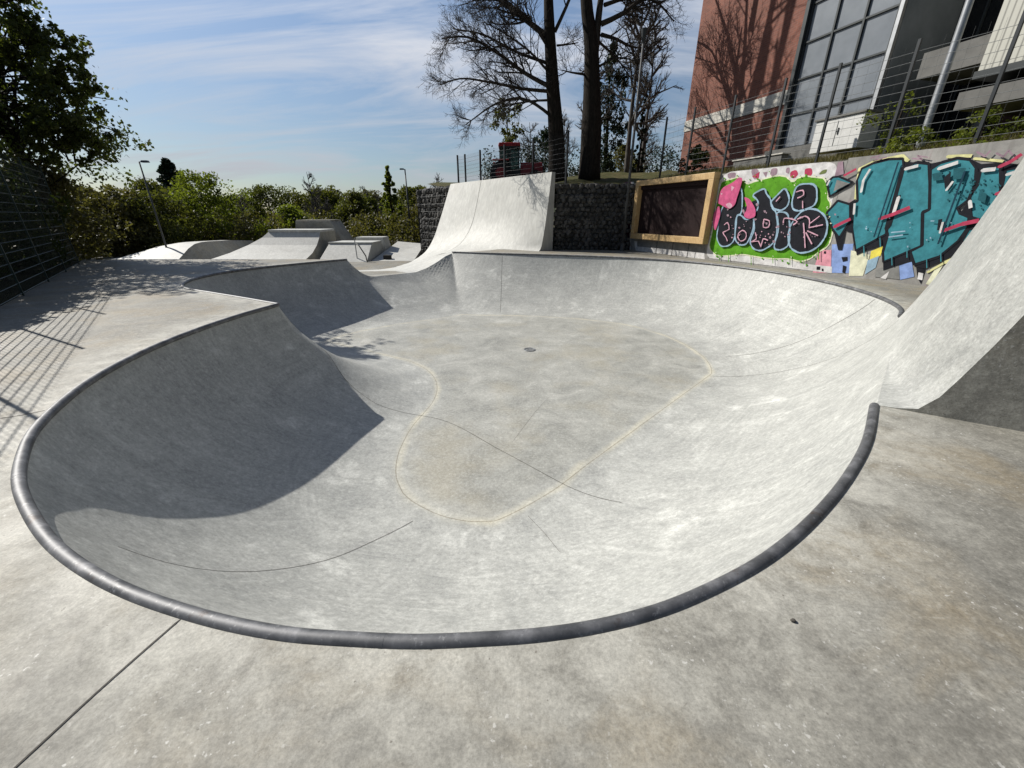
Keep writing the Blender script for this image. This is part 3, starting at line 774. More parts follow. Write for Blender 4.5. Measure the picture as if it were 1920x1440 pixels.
   ('P','cream',[(5.15,2.89),(5.18,2.9),(5.2,2.87),(5.17,2.86)]),
   ('P','cream',[(8.73,1.39),(8.77,1.4),(8.79,1.37),(8.76,1.36)]),
   ('P','cream',[(7.36,2.45),(7.4,2.46),(7.42,2.42),(7.39,2.41)]),
   ('P','cream',[(5.76,2.5),(5.8,2.5),(5.83,2.47),(5.79,2.46)]),
   ('P','cream',[(5.45,0.2),(5.49,0.21),(5.51,0.18),(5.48,0.16)]),
   ('P','cream',[(4.45,1.38),(4.49,1.39),(4.51,1.36),(4.48,1.34)]),
   ('P','cream',[(5.58,2.63),(5.61,2.63),(5.62,2.61),(5.6,2.6)]),
   ('P','cream',[(8.31,2.55),(8.34,2.56),(8.36,2.53),(8.34,2.52)]),
   ('P','cream',[(8.49,0.63),(8.51,0.64),(8.52,0.62),(8.51,0.61)]),
   ('P','cream',[(8.84,1.01),(8.86,1.01),(8.87,1.0),(8.85,0.99)]),
   ('P','cream',[(8.52,1.82),(8.54,1.83),(8.56,1.81),(8.54,1.8)]),
   ('P','cream',[(5.63,2.68),(5.66,2.68),(5.67,2.66),(5.65,2.65)]),
   ('P','cream',[(8.5,0.47),(8.53,0.48),(8.55,0.45),(8.53,0.43)]),
   ('P','cream',[(7.23,0.36),(7.26,0.37),(7.28,0.35),(7.25,0.34)]),
   ('P','black',[(4.76,1.64),(5.08,1.95),(5.74,1.79),(6.17,2.12),(6.8,1.77),(7.46,1.94),(8.22,1.76),(8.68,1.34),(8.59,0.81),(8.1,0.57),(7.64,0.66),(6.79,0.58),(6.28,0.69),(5.14,0.6),(4.81,1.0)]),
   ('S','green',0.022,0,[(5.49,0.33),(5.59,0.01)]),
   ('S','green',0.022,0,[(6.43,0.35),(6.54,-0.01)]),
   ('S','green',0.022,0,[(7.25,0.34),(7.32,0.13)]),
   ('S','green',0.022,0,[(7.83,0.38),(7.9,0.15)]),
   ('S','green',0.022,0,[(8.27,0.41),(8.33,0.2)]),
   ('S','green',0.022,0,[(8.63,0.68),(8.72,0.38)]),
   ('S','green',0.022,0,[(5.08,0.29),(5.16,0.02)]),
   ('P','black',[(4.8,1.85),(5.19,2.19),(5.45,2.5),(5.59,2.28),(5.73,1.65),(5.5,1.54),(5.66,0.77),(5.46,0.56),(5.1,0.51),(4.84,0.79),(4.81,1.14)]),
   ('P','black',[(5.54,1.62),(5.72,1.59),(5.96,1.43),(6.24,1.56),(6.31,1.17),(6.26,0.88),(6.17,0.65),(5.91,0.61),(5.65,0.79),(5.58,1.34)]),
   ('P','black',[(5.96,2.22),(6.4,2.42),(6.52,2.22),(6.7,2.09),(6.81,1.82),(7.01,1.69),(7.2,1.3),(7.25,0.95),(7.12,0.69),(6.81,0.48),(6.48,0.52),(6.27,0.75),(6.38,1.15),(6.19,1.59),(6.33,1.8),(6.26,2.05)]),
   ('P','black',[(7.11,2.4),(7.35,2.08),(7.35,1.85),(7.17,1.72),(6.89,1.78),(6.72,1.98),(6.9,2.17)]),
   ('P','black',[(7.46,2.46),(8.07,2.44),(8.24,1.87),(7.79,1.7),(7.54,1.75),(7.44,1.98)]),
   ('P','black',[(7.0,1.7),(7.4,1.67),(7.57,1.33),(7.72,0.73),(7.51,0.56),(7.22,0.57),(7.21,0.98),(7.16,1.33)]),
   ('P','black',[(7.58,1.26),(7.68,1.5),(7.87,1.75),(8.23,1.77),(8.54,1.6),(8.7,1.35),(8.74,1.04),(8.63,0.76),(8.41,0.58),(8.1,0.51),(7.79,0.63),(7.62,0.9)]),
   ('S','sky',0.045,1,[(4.8,1.85),(5.19,2.19),(5.45,2.5),(5.59,2.28),(5.73,1.65),(5.5,1.54),(5.66,0.77),(5.46,0.56),(5.1,0.51),(4.84,0.79),(4.81,1.14)]),
   ('S','sky',0.045,1,[(5.54,1.62),(5.72,1.59),(5.96,1.43),(6.24,1.56),(6.31,1.17),(6.26,0.88),(6.17,0.65),(5.91,0.61),(5.65,0.79),(5.58,1.34)]),
   ('S','sky',0.045,1,[(5.96,2.22),(6.4,2.42),(6.52,2.22),(6.7,2.09),(6.81,1.82),(7.01,1.69),(7.2,1.3),(7.25,0.95),(7.12,0.69),(6.81,0.48),(6.48,0.52),(6.27,0.75),(6.38,1.15),(6.19,1.59),(6.33,1.8),(6.26,2.05)]),
   ('S','sky',0.045,1,[(7.11,2.4),(7.35,2.08),(7.35,1.85),(7.17,1.72),(6.89,1.78),(6.72,1.98),(6.9,2.17)]),
   ('S','sky',0.045,1,[(7.46,2.46),(8.07,2.44),(8.24,1.87),(7.79,1.7),(7.54,1.75),(7.44,1.98)]),
   ('S','sky',0.045,1,[(7.0,1.7),(7.4,1.67),(7.57,1.33),(7.72,0.73),(7.51,0.56),(7.22,0.57),(7.21,0.98),(7.16,1.33)]),
   ('S','sky',0.045,1,[(7.58,1.26),(7.68,1.5),(7.87,1.75),(8.23,1.77),(8.54,1.6),(8.7,1.35),(8.74,1.04),(8.63,0.76),(8.41,0.58),(8.1,0.51),(7.79,0.63),(7.62,0.9)]),
   ('P','mauve',[(5.07,1.78),(5.11,1.79),(5.13,1.75),(5.1,1.74)]),
   ('P','mauve',[(6.71,1.36),(6.78,1.38),(6.81,1.32),(6.76,1.3)]),
   ('P','mauve',[(7.8,1.37),(7.85,1.38),(7.88,1.34),(7.84,1.32)]),
   ('P','mauve',[(6.85,1.31),(6.89,1.32),(6.91,1.29),(6.88,1.27)]),
   ('P','mauve',[(7.03,1.62),(7.08,1.63),(7.11,1.59),(7.07,1.57)]),
   ('P','mauve',[(7.81,1.55),(7.86,1.56),(7.89,1.51),(7.85,1.49)]),
   ('P','mauve',[(7.04,1.02),(7.1,1.04),(7.13,0.99),(7.09,0.97)]),
   ('P','mauve',[(7.53,1.51),(7.6,1.53),(7.64,1.47),(7.58,1.44)]),
   ('P','mauve',[(4.87,2.06),(4.92,2.07),(4.95,2.03),(4.91,2.02)]),
   ('P','mauve',[(7.13,1.28),(7.21,1.3),(7.25,1.24),(7.19,1.21)]),
   ('P','mauve',[(6.32,1.48),(6.36,1.49),(6.38,1.45),(6.35,1.44)]),
   ('P','mauve',[(6.61,1.4),(6.69,1.42),(6.74,1.36),(6.67,1.33)]),
   ('P','mauve',[(6.54,1.73),(6.61,1.75),(6.66,1.69),(6.6,1.66)]),
   ('P','mauve',[(5.88,1.3),(5.92,1.31),(5.93,1.28),(5.91,1.27)]),
   ('P','mauve',[(6.64,1.68),(6.68,1.69),(6.71,1.65),(6.67,1.64)]),
   ('P','mauve',[(5.78,1.67),(5.83,1.68),(5.85,1.64),(5.81,1.63)]),
   ('P','mauve',[(7.11,0.83),(7.19,0.85),(7.24,0.79),(7.17,0.75)]),
   ('P','mauve',[(5.05,1.81),(5.12,1.82),(5.16,1.77),(5.1,1.75)]),
   ('P','mauve',[(7.55,1.25),(7.59,1.26),(7.61,1.23),(7.58,1.22)]),
   ('P','mauve',[(6.0,1.55),(6.04,1.56),(6.06,1.53),(6.03,1.52)]),
   ('P','mauve',[(8.79,1.63),(8.84,1.64),(8.86,1.6),(8.83,1.58)]),
   ('P','mauve',[(7.41,1.08),(7.44,1.09),(7.46,1.06),(7.43,1.04)]),
   ('P','mauve',[(8.36,1.33),(8.41,1.34),(8.45,1.29),(8.4,1.26)]),
   ('P','mauve',[(6.19,1.95),(6.28,1.97),(6.33,1.89),(6.26,1.86)]),
   ('P','mauve',[(6.25,1.48),(6.32,1.5),(6.36,1.44),(6.3,1.42)]),
   ('P','mauve',[(7.33,1.33),(7.36,1.34),(7.38,1.32),(7.35,1.3)]),
   ('P','mauve',[(6.96,0.94),(7.03,0.96),(7.07,0.9),(7.01,0.87)]),
   ('P','mauve',[(4.62,1.71),(4.68,1.72),(4.71,1.68),(4.66,1.66)]),
   ('P','mauve',[(7.87,1.55),(7.92,1.56),(7.96,1.51),(7.91,1.49)]),
   ('P','mauve',[(7.33,1.11),(7.37,1.12),(7.4,1.08),(7.36,1.06)]),
   ('P','mauve',[(6.61,0.92),(6.65,0.93),(6.68,0.9),(6.64,0.88)]),
   ('P','mauve',[(5.92,1.25),(5.96,1.26),(5.98,1.23),(5.95,1.21)]),
   ('P','mauve',[(5.7,1.76),(5.79,1.78),(5.85,1.7),(5.77,1.67)]),
   ('P','mauve',[(7.6,1.11),(7.65,1.13),(7.68,1.09),(7.64,1.06)]),
   ('P','mauve',[(8.42,1.02),(8.45,1.03),(8.47,1.0),(8.45,0.99)]),
   ('P','mauve',[(5.1,1.61),(5.19,1.63),(5.23,1.56),(5.16,1.54)]),
   ('P','mauve',[(5.77,1.71),(5.83,1.72),(5.86,1.67),(5.81,1.66)]),
   ('P','mauve',[(5.71,1.21),(5.78,1.22),(5.82,1.17),(5.76,1.14)]),
   ('P','mauve',[(7.68,1.36),(7.71,1.37),(7.73,1.34),(7.7,1.33)]),
   ('P','mauve',[(5.96,1.41),(6.0,1.42),(6.02,1.39),(5.99,1.37)]),
   ('P','palepink',[(7.02,0.72),(7.04,0.73),(7.06,0.7),(7.04,0.69)]),
   ('P','palepink',[(7.48,1.27),(7.5,1.27),(7.52,1.25),(7.5,1.24)]),
   ('P','palepink',[(5.81,0.82),(5.85,0.83),(5.87,0.8),(5.84,0.79)]),
   ('P','palepink',[(5.5,0.86),(5.55,0.88),(5.58,0.84),(5.54,0.82)]),
   ('P','palepink',[(5.86,0.99),(5.88,0.99),(5.9,0.98),(5.88,0.97)]),
   ('P','palepink',[(8.3,1.28),(8.33,1.29),(8.35,1.26),(8.32,1.25)]),
   ('P','palepink',[(6.49,0.99),(6.52,1.0),(6.54,0.97),(6.51,0.96)]),
   ('P','palepink',[(7.57,1.05),(7.6,1.05),(7.62,1.03),(7.59,1.02)]),
   ('P','palepink',[(5.75,0.89),(5.79,0.9),(5.82,0.86),(5.78,0.84)]),
   ('P','palepink',[(6.87,0.76),(6.9,0.77),(6.92,0.75),(6.89,0.73)]),
   ('P','palepink',[(5.72,1.19),(5.75,1.2),(5.78,1.17),(5.75,1.16)]),
   ('P','palepink',[(7.0,0.97),(7.02,0.97),(7.04,0.95),(7.02,0.94)]),
   ('P','palepink',[(6.33,1.31),(6.35,1.32),(6.36,1.3),(6.35,1.3)]),
   ('P','palepink',[(7.58,1.04),(7.61,1.05),(7.63,1.02),(7.61,1.01)]),
   ('P','palepink',[(6.37,0.77),(6.4,0.78),(6.42,0.75),(6.39,0.73)]),
   ('P','palepink',[(6.19,1.19),(6.21,1.2),(6.22,1.18),(6.21,1.18)]),
   ('P','palepink',[(7.22,0.95),(7.24,0.95),(7.25,0.94),(7.24,0.94)]),
   ('P','palepink',[(5.54,0.96),(5.57,0.97),(5.58,0.95),(5.56,0.94)]),
   ('P','palepink',[(8.36,1.01),(8.37,1.02),(8.38,1.0),(8.37,0.99)]),
   ('P','palepink',[(5.78,0.96),(5.83,0.98),(5.86,0.94),(5.82,0.92)]),
   ('P','palepink',[(6.82,0.96),(6.86,0.97),(6.87,0.94),(6.85,0.93)]),
   ('P','palepink',[(7.1,1.1),(7.12,1.1),(7.14,1.08),(7.12,1.08)]),
   ('P','palepink',[(5.82,0.71),(5.86,0.72),(5.89,0.69),(5.85,0.67)]),
   ('P','palepink',[(7.5,0.98),(7.53,0.99),(7.55,0.96),(7.53,0.95)]),
   ('P','palepink',[(6.91,1.04),(6.95,1.05),(6.97,1.02),(6.94,1.0)]),
   ('P','palepink',[(6.65,1.1),(6.68,1.11),(6.7,1.08),(6.67,1.07)]),
   ('P','palepink',[(8.3,1.06),(8.32,1.06),(8.33,1.05),(8.32,1.04)]),
   ('P','palepink',[(8.06,1.12),(8.08,1.12),(8.1,1.1),(8.08,1.09)]),
   ('P','palepink',[(7.13,1.24),(7.17,1.25),(7.18,1.22),(7.16,1.21)]),
   ('P','palepink',[(6.64,0.98),(6.67,0.99),(6.68,0.97),(6.66,0.96)]),
   ('P','palepink',[(5.28,1.54),(5.33,1.55),(5.36,1.51),(5.32,1.5)]),
   ('P','palepink',[(8.1,0.99),(8.13,1.0),(8.15,0.97),(8.13,0.96)]),
   ('P','palepink',[(5.5,1.16),(5.53,1.17),(5.54,1.15),(5.52,1.14)]),
   ('P','palepink',[(5.43,1.26),(5.45,1.26),(5.46,1.25),(5.44,1.24)]),
   ('P','pink',[(4.58,2.01),(4.67,2.5),(5.13,2.65),(5.32,2.8),(5.51,2.76),(5.48,2.43),(5.42,2.14),(5.41,1.94),(5.22,1.79),(5.0,1.85),(4.77,1.95)]),
   ('P','pink',[(4.52,1.64),(4.7,1.96),(4.85,1.64),(4.8,1.27),(4.75,1.03),(4.58,1.26)]),
   ('P','pink',[(5.7,2.18),(5.96,2.1),(6.27,1.78),(6.32,1.54),(6.07,1.47),(5.83,1.56),(5.94,1.81),(5.8,2.03)]),
   ('P','palepink',[(5.09,2.55),(5.24,2.49),(5.14,2.37)]),
   ('P','palepink',[(4.67,2.34),(4.78,2.31),(4.72,2.27)]),
   ('P','palepink',[(4.98,1.95),(5.16,2.02),(5.33,1.89),(5.19,1.79)]),
   ('S','palepink',0.03,0,[(5.11,1.27),(5.23,1.35),(5.36,1.12),(5.11,1.01),(5.29,0.85),(5.39,0.72)]),
   ('S','palepink',0.03,0,[(5.79,1.0),(5.92,1.11),(6.1,1.02),(6.12,0.84),(5.95,0.75),(5.8,0.88),(5.79,1.0)]),
   ('S','palepink',0.03,0,[(6.45,1.05),(6.54,0.86),(6.38,0.75),(6.64,0.79),(6.78,0.62),(6.79,0.87),(6.98,0.83)]),
   ('S','palepink',0.03,0,[(6.66,1.47),(6.7,1.23),(6.89,1.24),(6.87,1.42),(6.66,1.47)]),
   ('S','palepink',0.03,0,[(8.01,1.37),(8.11,1.11),(8.26,0.68)]),
   ('S','palepink',0.03,0,[(8.16,1.11),(8.43,0.8)]),
   ('S','palepink',0.03,0,[(8.19,1.16),(8.54,1.04)]),
   ('S','palepink',0.03,0,[(8.21,1.25),(8.59,1.34)]),
   ('S','palepink',0.03,0,[(8.22,1.38),(8.43,1.57)]),
   ('S','palepink',0.03,0,[(7.54,2.24),(7.73,2.28),(7.79,2.15),(7.62,2.07)]),
   ('S','palepink',0.03,0,[(7.81,1.98),(7.87,1.78)]),
   ('S','palepink',0.03,0,[(7.79,1.48),(8.0,1.57),(8.16,1.48),(8.21,1.27)]),
   ('S','palepink',0.03,0,[(6.95,2.0),(7.05,2.13)]),
   ('S','palepink',0.03,0,[(7.71,1.32),(7.81,1.41),(7.36,1.5),(7.37,1.36)]),
]
TEAL_PAINT = [
   ('P','pink2',[(8.64,0.65),(8.96,0.67),(9.13,0.05),(8.62,-0.01)]),
   ('P','blue',[(8.93,0.82),(9.48,0.87),(9.63,0.1),(9.14,0.05)]),
   ('P','cream',[(9.47,0.7),(9.96,0.62),(9.96,0.07),(9.62,0.02)]),
   ('P','yellow',[(9.96,0.71),(10.2,0.86),(10.21,0.61),(10.0,0.47)]),
   ('P','sky',[(9.95,0.47),(10.18,0.61),(10.19,0.31),(10.0,0.11)]),
   ('P','blue',[(10.68,0.42),(10.91,0.53),(11.07,0.19),(10.81,0.08)]),
   ('P','cream',[(11.42,0.5),(11.53,0.57),(11.5,0.38),(11.44,0.04),(11.34,0.05)]),
   ('P','blue',[(11.57,0.49),(11.83,0.59),(11.71,0.0),(11.54,-0.0)]),
   ('P','black',[(11.04,0.41),(11.23,0.4),(11.25,0.04),(11.14,0.17)]),
   ('P','white',[(11.12,0.3),(11.22,0.29),(11.25,0.13),(11.15,0.14)]),
   ('P','grey',[(10.23,0.29),(10.68,0.42),(10.8,0.09),(10.24,0.08)]),
   ('P','white',[(10.38,0.07),(10.52,0.26),(10.51,0.05)]),
   ('P','black',[(9.29,0.5),(9.44,0.52),(9.47,0.42),(9.36,0.38)]),
   ('P','black',[(9.39,0.29),(9.49,0.27),(9.51,0.08),(9.43,0.1)]),
   ('P','black',[(8.78,0.62),(8.82,0.63),(8.84,0.56),(8.78,0.56)]),
   ('P','black',[(8.69,0.18),(8.79,0.19),(8.81,0.1),(8.71,0.09)]),
   ('P','black',[(8.85,0.14),(8.9,0.14),(8.92,0.07),(8.87,0.07)]),
   ('P','mauve',[(8.47,2.94),(8.59,2.96),(8.71,2.63),(8.48,2.59)]),
   ('S','paleyellow',0.06,0,[(9.2,2.0),(9.13,2.32),(9.07,2.74),(9.37,2.88),(9.95,2.94),(10.12,2.8)]),
   ('S','paleyellow',0.06,0,[(10.85,2.82),(11.27,2.79)]),
   ('S','paleyellow',0.05,0,[(11.33,2.73),(11.81,2.63)]),
   ('S','paleyellow',0.06,0,[(11.3,0.33),(11.53,0.57),(11.74,0.74)]),
   ('P','black',[(9.97,2.81),(10.61,2.71),(11.01,2.77),(11.3,2.71),(11.48,2.61),(11.8,2.61),(12.14,2.53),(12.18,2.45),(11.53,2.46),(11.45,2.44),(11.05,2.71),(10.65,2.53),(10.11,2.6)]),
   ('P','black',[(9.55,0.83),(10.16,1.21),(10.24,1.04),(10.2,0.87),(9.82,0.7),(9.66,0.58)]),
   ('P','black',[(10.3,0.53),(10.98,0.96),(10.85,0.8),(10.91,0.56),(10.39,0.26)]),
   ('P','black',[(10.98,0.54),(11.38,0.74),(11.68,1.11),(11.75,0.89),(11.67,0.76),(11.23,0.4),(11.01,0.42)]),
   ('P','black',[(9.05,1.89),(9.2,2.0),(9.46,1.13),(9.21,1.18)]),
   ('P','black',[(11.51,1.84),(11.54,1.93),(11.72,1.5),(12.03,1.46),(12.07,1.3),(11.73,1.24),(11.68,0.96),(11.62,1.11),(11.63,1.55),(11.45,1.62)]),
   ('P','black',[(8.87,1.2),(9.1,0.98),(9.19,1.24),(9.25,0.69),(9.15,0.68)]),
   ('P','black',[(9.85,3.42),(9.85,3.42),(9.85,3.42)]),
   ('P','black',[(12.01,1.46),(11.99,2.05),(12.1,1.46),(12.09,1.3)]),
   ('P','teal',[(8.32,2.45),(8.45,2.58),(8.61,2.58),(9.01,2.41),(8.51,2.08)]),
   ('P','teal',[(8.55,1.66),(8.76,1.97),(9.1,1.87),(9.23,1.44),(9.08,1.0),(8.85,1.21)]),
   ('P','teal',[(9.17,1.91),(9.27,1.94),(9.1,2.44),(9.13,2.73),(9.38,2.84),(9.69,2.89),(9.99,2.87),(10.08,2.64),(10.16,1.29),(10.18,1.15),(9.6,0.7),(9.33,1.3)]),
   ('P','teal',[(10.04,2.66),(10.3,2.76),(10.55,2.71),(10.71,2.27),(10.88,1.72),(10.77,1.67),(11.0,0.92),(10.33,0.47),(10.24,0.72),(10.22,1.13),(10.12,1.3)]),
   ('P','teal',[(10.62,2.58),(10.78,2.71),(11.04,2.77),(11.26,2.72),(11.43,2.53),(11.52,2.22),(11.51,1.91),(11.38,1.74),(11.45,1.64),(11.64,1.56),(11.69,1.36),(11.62,1.06),(11.39,0.69),(10.99,0.47),(10.81,0.76),(10.99,0.91),(10.77,1.64),(10.88,1.72)]),
   ('P','teal',[(11.5,2.54),(11.65,2.56),(11.81,2.53),(11.95,2.12),(12.02,1.51),(11.94,1.46),(11.67,1.55),(11.51,1.95),(11.56,2.18)]),
   ('P','teal',[(11.9,2.46),(12.15,2.5),(12.29,2.42),(12.37,2.05),(12.37,1.74),(12.15,1.55),(12.06,1.51),(11.96,1.84),(11.96,2.12)]),
   ('P','teal',[(11.68,1.06),(11.71,1.29),(11.89,1.39),(12.06,1.35),(12.29,1.33),(12.14,0.88),(11.87,0.6),(11.72,0.88)]),
   ('S','black',0.05,1,[(8.32,2.45),(8.45,2.58),(8.61,2.58),(9.01,2.41),(8.51,2.08)]),
   ('S','black',0.05,1,[(8.55,1.66),(8.76,1.97),(9.1,1.87),(9.23,1.44),(9.08,1.0),(8.85,1.21)]),
   ('S','black',0.05,1,[(9.17,1.91),(9.27,1.94),(9.1,2.44),(9.13,2.73),(9.38,2.84),(9.69,2.89),(9.99,2.87),(10.08,2.64),(10.16,1.29),(10.18,1.15),(9.6,0.7),(9.33,1.3)]),
   ('S','black',0.05,1,[(10.04,2.66),(10.3,2.76),(10.55,2.71),(10.71,2.27),(10.88,1.72),(10.77,1.67),(11.0,0.92),(10.33,0.47),(10.24,0.72),(10.22,1.13),(10.12,1.3)]),
   ('S','black',0.05,1,[(10.62,2.58),(10.78,2.71),(11.04,2.77),(11.26,2.72),(11.43,2.53),(11.52,2.22),(11.51,1.91),(11.38,1.74),(11.45,1.64),(11.64,1.56),(11.69,1.36),(11.62,1.06),(11.39,0.69),(10.99,0.47),(10.81,0.76),(10.99,0.91),(10.77,1.64),(10.88,1.72)]),
   ('S','black',0.05,1,[(11.5,2.54),(11.65,2.56),(11.81,2.53),(11.95,2.12),(12.02,1.51),(11.94,1.46),(11.67,1.55),(11.51,1.95),(11.56,2.18)]),
   ('S','black',0.05,1,[(11.9,2.46),(12.15,2.5),(12.29,2.42),(12.37,2.05),(12.37,1.74),(12.15,1.55),(12.06,1.51),(11.96,1.84),(11.96,2.12)]),
   ('S','black',0.05,1,[(11.68,1.06),(11.71,1.29),(11.89,1.39),(12.06,1.35),(12.29,1.33),(12.14,0.88),(11.87,0.6),(11.72,0.88)]),
   ('P','black',[(10.09,2.02),(10.21,2.06),(10.23,1.35),(10.16,1.18),(10.08,1.6)]),
   ('P','tealdark',[(11.21,2.04),(11.24,2.05),(11.27,2.01),(11.24,2.0)]),
   ('P','tealdark',[(11.68,2.06),(11.69,2.07),(11.7,2.05),(11.69,2.04)]),
   ('P','tealdark',[(11.36,1.95),(11.39,1.96),(11.42,1.92),(11.39,1.9)]),
   ('P','tealdark',[(11.14,2.12),(11.16,2.13),(11.18,2.1),(11.16,2.09)]),
   ('P','tealdark',[(11.3,2.55),(11.31,2.56),(11.32,2.54),(11.31,2.54)]),
   ('P','tealdark',[(11.15,2.53),(11.16,2.54),(11.18,2.52),(11.16,2.51)]),
   ('P','tealdark',[(11.65,2.11),(11.68,2.12),(11.71,2.08),(11.68,2.06)]),
   ('P','tealdark',[(11.55,2.08),(11.57,2.09),(11.6,2.05),(11.57,2.04)]),
   ('P','tealdark',[(11.12,2.55),(11.14,2.55),(11.15,2.53),(11.14,2.53)]),
   ('P','tealdark',[(11.72,1.8),(11.75,1.81),(11.77,1.78),(11.75,1.77)]),
   ('P','tealdark',[(11.9,2.0),(11.92,2.0),(11.94,1.98),(11.92,1.97)]),
   ('P','tealdark',[(11.68,2.2),(11.7,2.2),(11.71,2.18),(11.7,2.17)]),
   ('P','tealdark',[(11.4,2.27),(11.42,2.27),(11.43,2.25),(11.42,2.24)]),
   ('P','tealdark',[(11.42,2.31),(11.44,2.32),(11.46,2.28),(11.44,2.27)]),
   ('P','tealdark',[(11.35,2.02),(11.38,2.03),(11.4,2.0),(11.38,1.98)]),
   ('P','tealdark',[(12.04,2.02),(12.05,2.02),(12.06,2.01),(12.05,2.0)]),
   ('P','tealdark',[(10.82,2.51),(10.85,2.52),(10.88,2.48),(10.85,2.47)]),
   ('P','tealdark',[(11.83,2.17),(11.85,2.18),(11.86,2.15),(11.85,2.15)]),
   ('P','tealdark',[(11.48,2.29),(11.5,2.29),(11.52,2.26),(11.5,2.25)]),
   ('P','tealdark',[(11.61,2.12),(11.62,2.12),(11.63,2.1),(11.62,2.09)]),
   ('P','tealdark',[(11.47,2.28),(11.49,2.29),(11.51,2.27),(11.49,2.26)]),
   ('P','tealdark',[(11.26,2.45),(11.27,2.45),(11.29,2.43),(11.27,2.42)]),
   ('P','tealdark',[(11.83,1.85),(11.86,1.86),(11.88,1.82),(11.86,1.81)]),
   ('P','tealdark',[(11.62,2.3),(11.65,2.31),(11.67,2.27),(11.65,2.26)]),
   ('P','tealdark',[(11.88,2.2),(11.9,2.21),(11.93,2.17),(11.91,2.15)]),
   ('P','tealdark',[(10.87,2.63),(10.9,2.64),(10.93,2.6),(10.9,2.59)]),
   ('P','tealdark',[(11.39,2.11),(11.42,2.12),(11.45,2.08),(11.42,2.06)]),
   ('P','tealdark',[(11.71,1.97),(11.74,1.98),(11.77,1.94),(11.74,1.92)]),
   ('P','tealdark',[(11.34,1.99),(11.35,2.0),(11.37,1.98),(11.35,1.97)]),
   ('P','tealdark',[(11.3,2.09),(11.33,2.1),(11.35,2.06),(11.33,2.04)]),
   ('P','tealdark',[(11.64,2.23),(11.67,2.24),(11.69,2.2),(11.67,2.19)]),
   ('P','tealdark',[(11.26,2.28),(11.29,2.28),(11.3,2.26),(11.28,2.25)]),
   ('P','tealdark',[(11.33,2.06),(11.34,2.07),(11.36,2.05),(11.34,2.04)]),
   ('P','tealdark',[(11.46,2.24),(11.49,2.25),(11.52,2.21),(11.49,2.19)]),
   ('P','tealdark',[(11.83,2.04),(11.86,2.04),(11.88,2.01),(11.86,2.0)]),
   ('P','tealdark',[(11.47,2.13),(11.49,2.14),(11.52,2.11),(11.49,2.1)]),
   ('P','tealdark',[(11.77,1.74),(11.8,1.75),(11.82,1.71),(11.8,1.7)]),
   ('P','tealdark',[(11.44,2.21),(11.47,2.21),(11.49,2.19),(11.47,2.17)]),
   ('P','tealdark',[(11.57,2.23),(11.6,2.24),(11.62,2.21),(11.6,2.2)]),
   ('P','tealdark',[(11.14,1.93),(11.17,1.94),(11.19,1.9),(11.17,1.89)]),
   ('P','tealdark',[(11.66,2.23),(11.68,2.23),(11.69,2.21),(11.68,2.2)]),
   ('P','tealdark',[(11.19,2.16),(11.21,2.17),(11.22,2.15),(11.21,2.14)]),
   ('P','tealdark',[(11.41,2.41),(11.42,2.41),(11.43,2.39),(11.42,2.39)]),
   ('P','tealdark',[(11.26,1.95),(11.28,1.96),(11.29,1.93),(11.28,1.92)]),
   ('P','tealdark',[(12.0,2.17),(12.02,2.17),(12.04,2.15),(12.02,2.14)]),
   ('P','tealdark',[(11.41,2.29),(11.43,2.29),(11.45,2.26),(11.43,2.25)]),
   ('P','tealdark',[(10.95,2.54),(10.97,2.55),(10.99,2.51),(10.97,2.5)]),
   ('P','tealdark',[(11.24,2.09),(11.27,2.1),(11.3,2.06),(11.27,2.04)]),
   ('P','tealdark',[(11.72,2.3),(11.74,2.31),(11.76,2.28),(11.74,2.26)]),
   ('P','tealdark',[(11.08,2.48),(11.1,2.49),(11.11,2.47),(11.09,2.46)]),
   ('P','tealdark',[(11.87,2.2),(11.88,2.2),(11.89,2.19),(11.88,2.18)]),
   ('P','tealdark',[(10.96,2.6),(10.98,2.61),(11.0,2.58),(10.98,2.57)]),
   ('P','tealdark',[(11.3,2.26),(11.33,2.27),(11.35,2.23),(11.33,2.22)]),
   ('P','tealdark',[(11.92,2.17),(11.94,2.18),(11.95,2.15),(11.94,2.14)]),
   ('P','tealdark',[(11.48,2.07),(11.51,2.08),(11.53,2.04),(11.51,2.02)]),
   ('P','tealdark',[(11.95,1.78),(11.98,1.79),(12.0,1.76),(11.98,1.74)]),
   ('P','tealdark',[(10.76,2.58),(10.8,2.59),(10.82,2.55),(10.8,2.54)]),
   ('P','tealdark',[(11.41,2.35),(11.43,2.35),(11.45,2.32),(11.43,2.31)]),
   ('P','tealdark',[(11.4,1.99),(11.43,2.0),(11.45,1.96),(11.43,1.95)]),
   ('P','tealdark',[(11.06,2.56),(11.1,2.57),(11.13,2.53),(11.1,2.51)]),
   ('P','sky',[(11.04,1.06),(11.06,1.07),(11.08,1.05),(11.06,1.03)]),
   ('P','sky',[(9.97,1.32),(9.99,1.33),(10.01,1.3),(9.99,1.29)]),
   ('P','sky',[(9.95,1.76),(9.98,1.76),(9.99,1.74),(9.97,1.73)]),
   ('P','sky',[(9.67,1.28),(9.71,1.29),(9.73,1.25),(9.7,1.24)]),
   ('P','sky',[(11.27,1.07),(11.29,1.08),(11.31,1.05),(11.29,1.04)]),
   ('P','sky',[(10.36,1.07),(10.38,1.08),(10.4,1.06),(10.38,1.05)]),
   ('P','sky',[(9.82,1.2),(9.85,1.21),(9.86,1.19),(9.85,1.18)]),
   ('P','sky',[(10.72,0.89),(10.74,0.9),(10.76,0.87),(10.74,0.85)]),
   ('P','sky',[(9.97,1.15),(9.99,1.16),(10.0,1.14),(9.99,1.13)]),
   ('P','sky',[(10.09,1.57),(10.11,1.57),(10.12,1.55),(10.11,1.55)]),
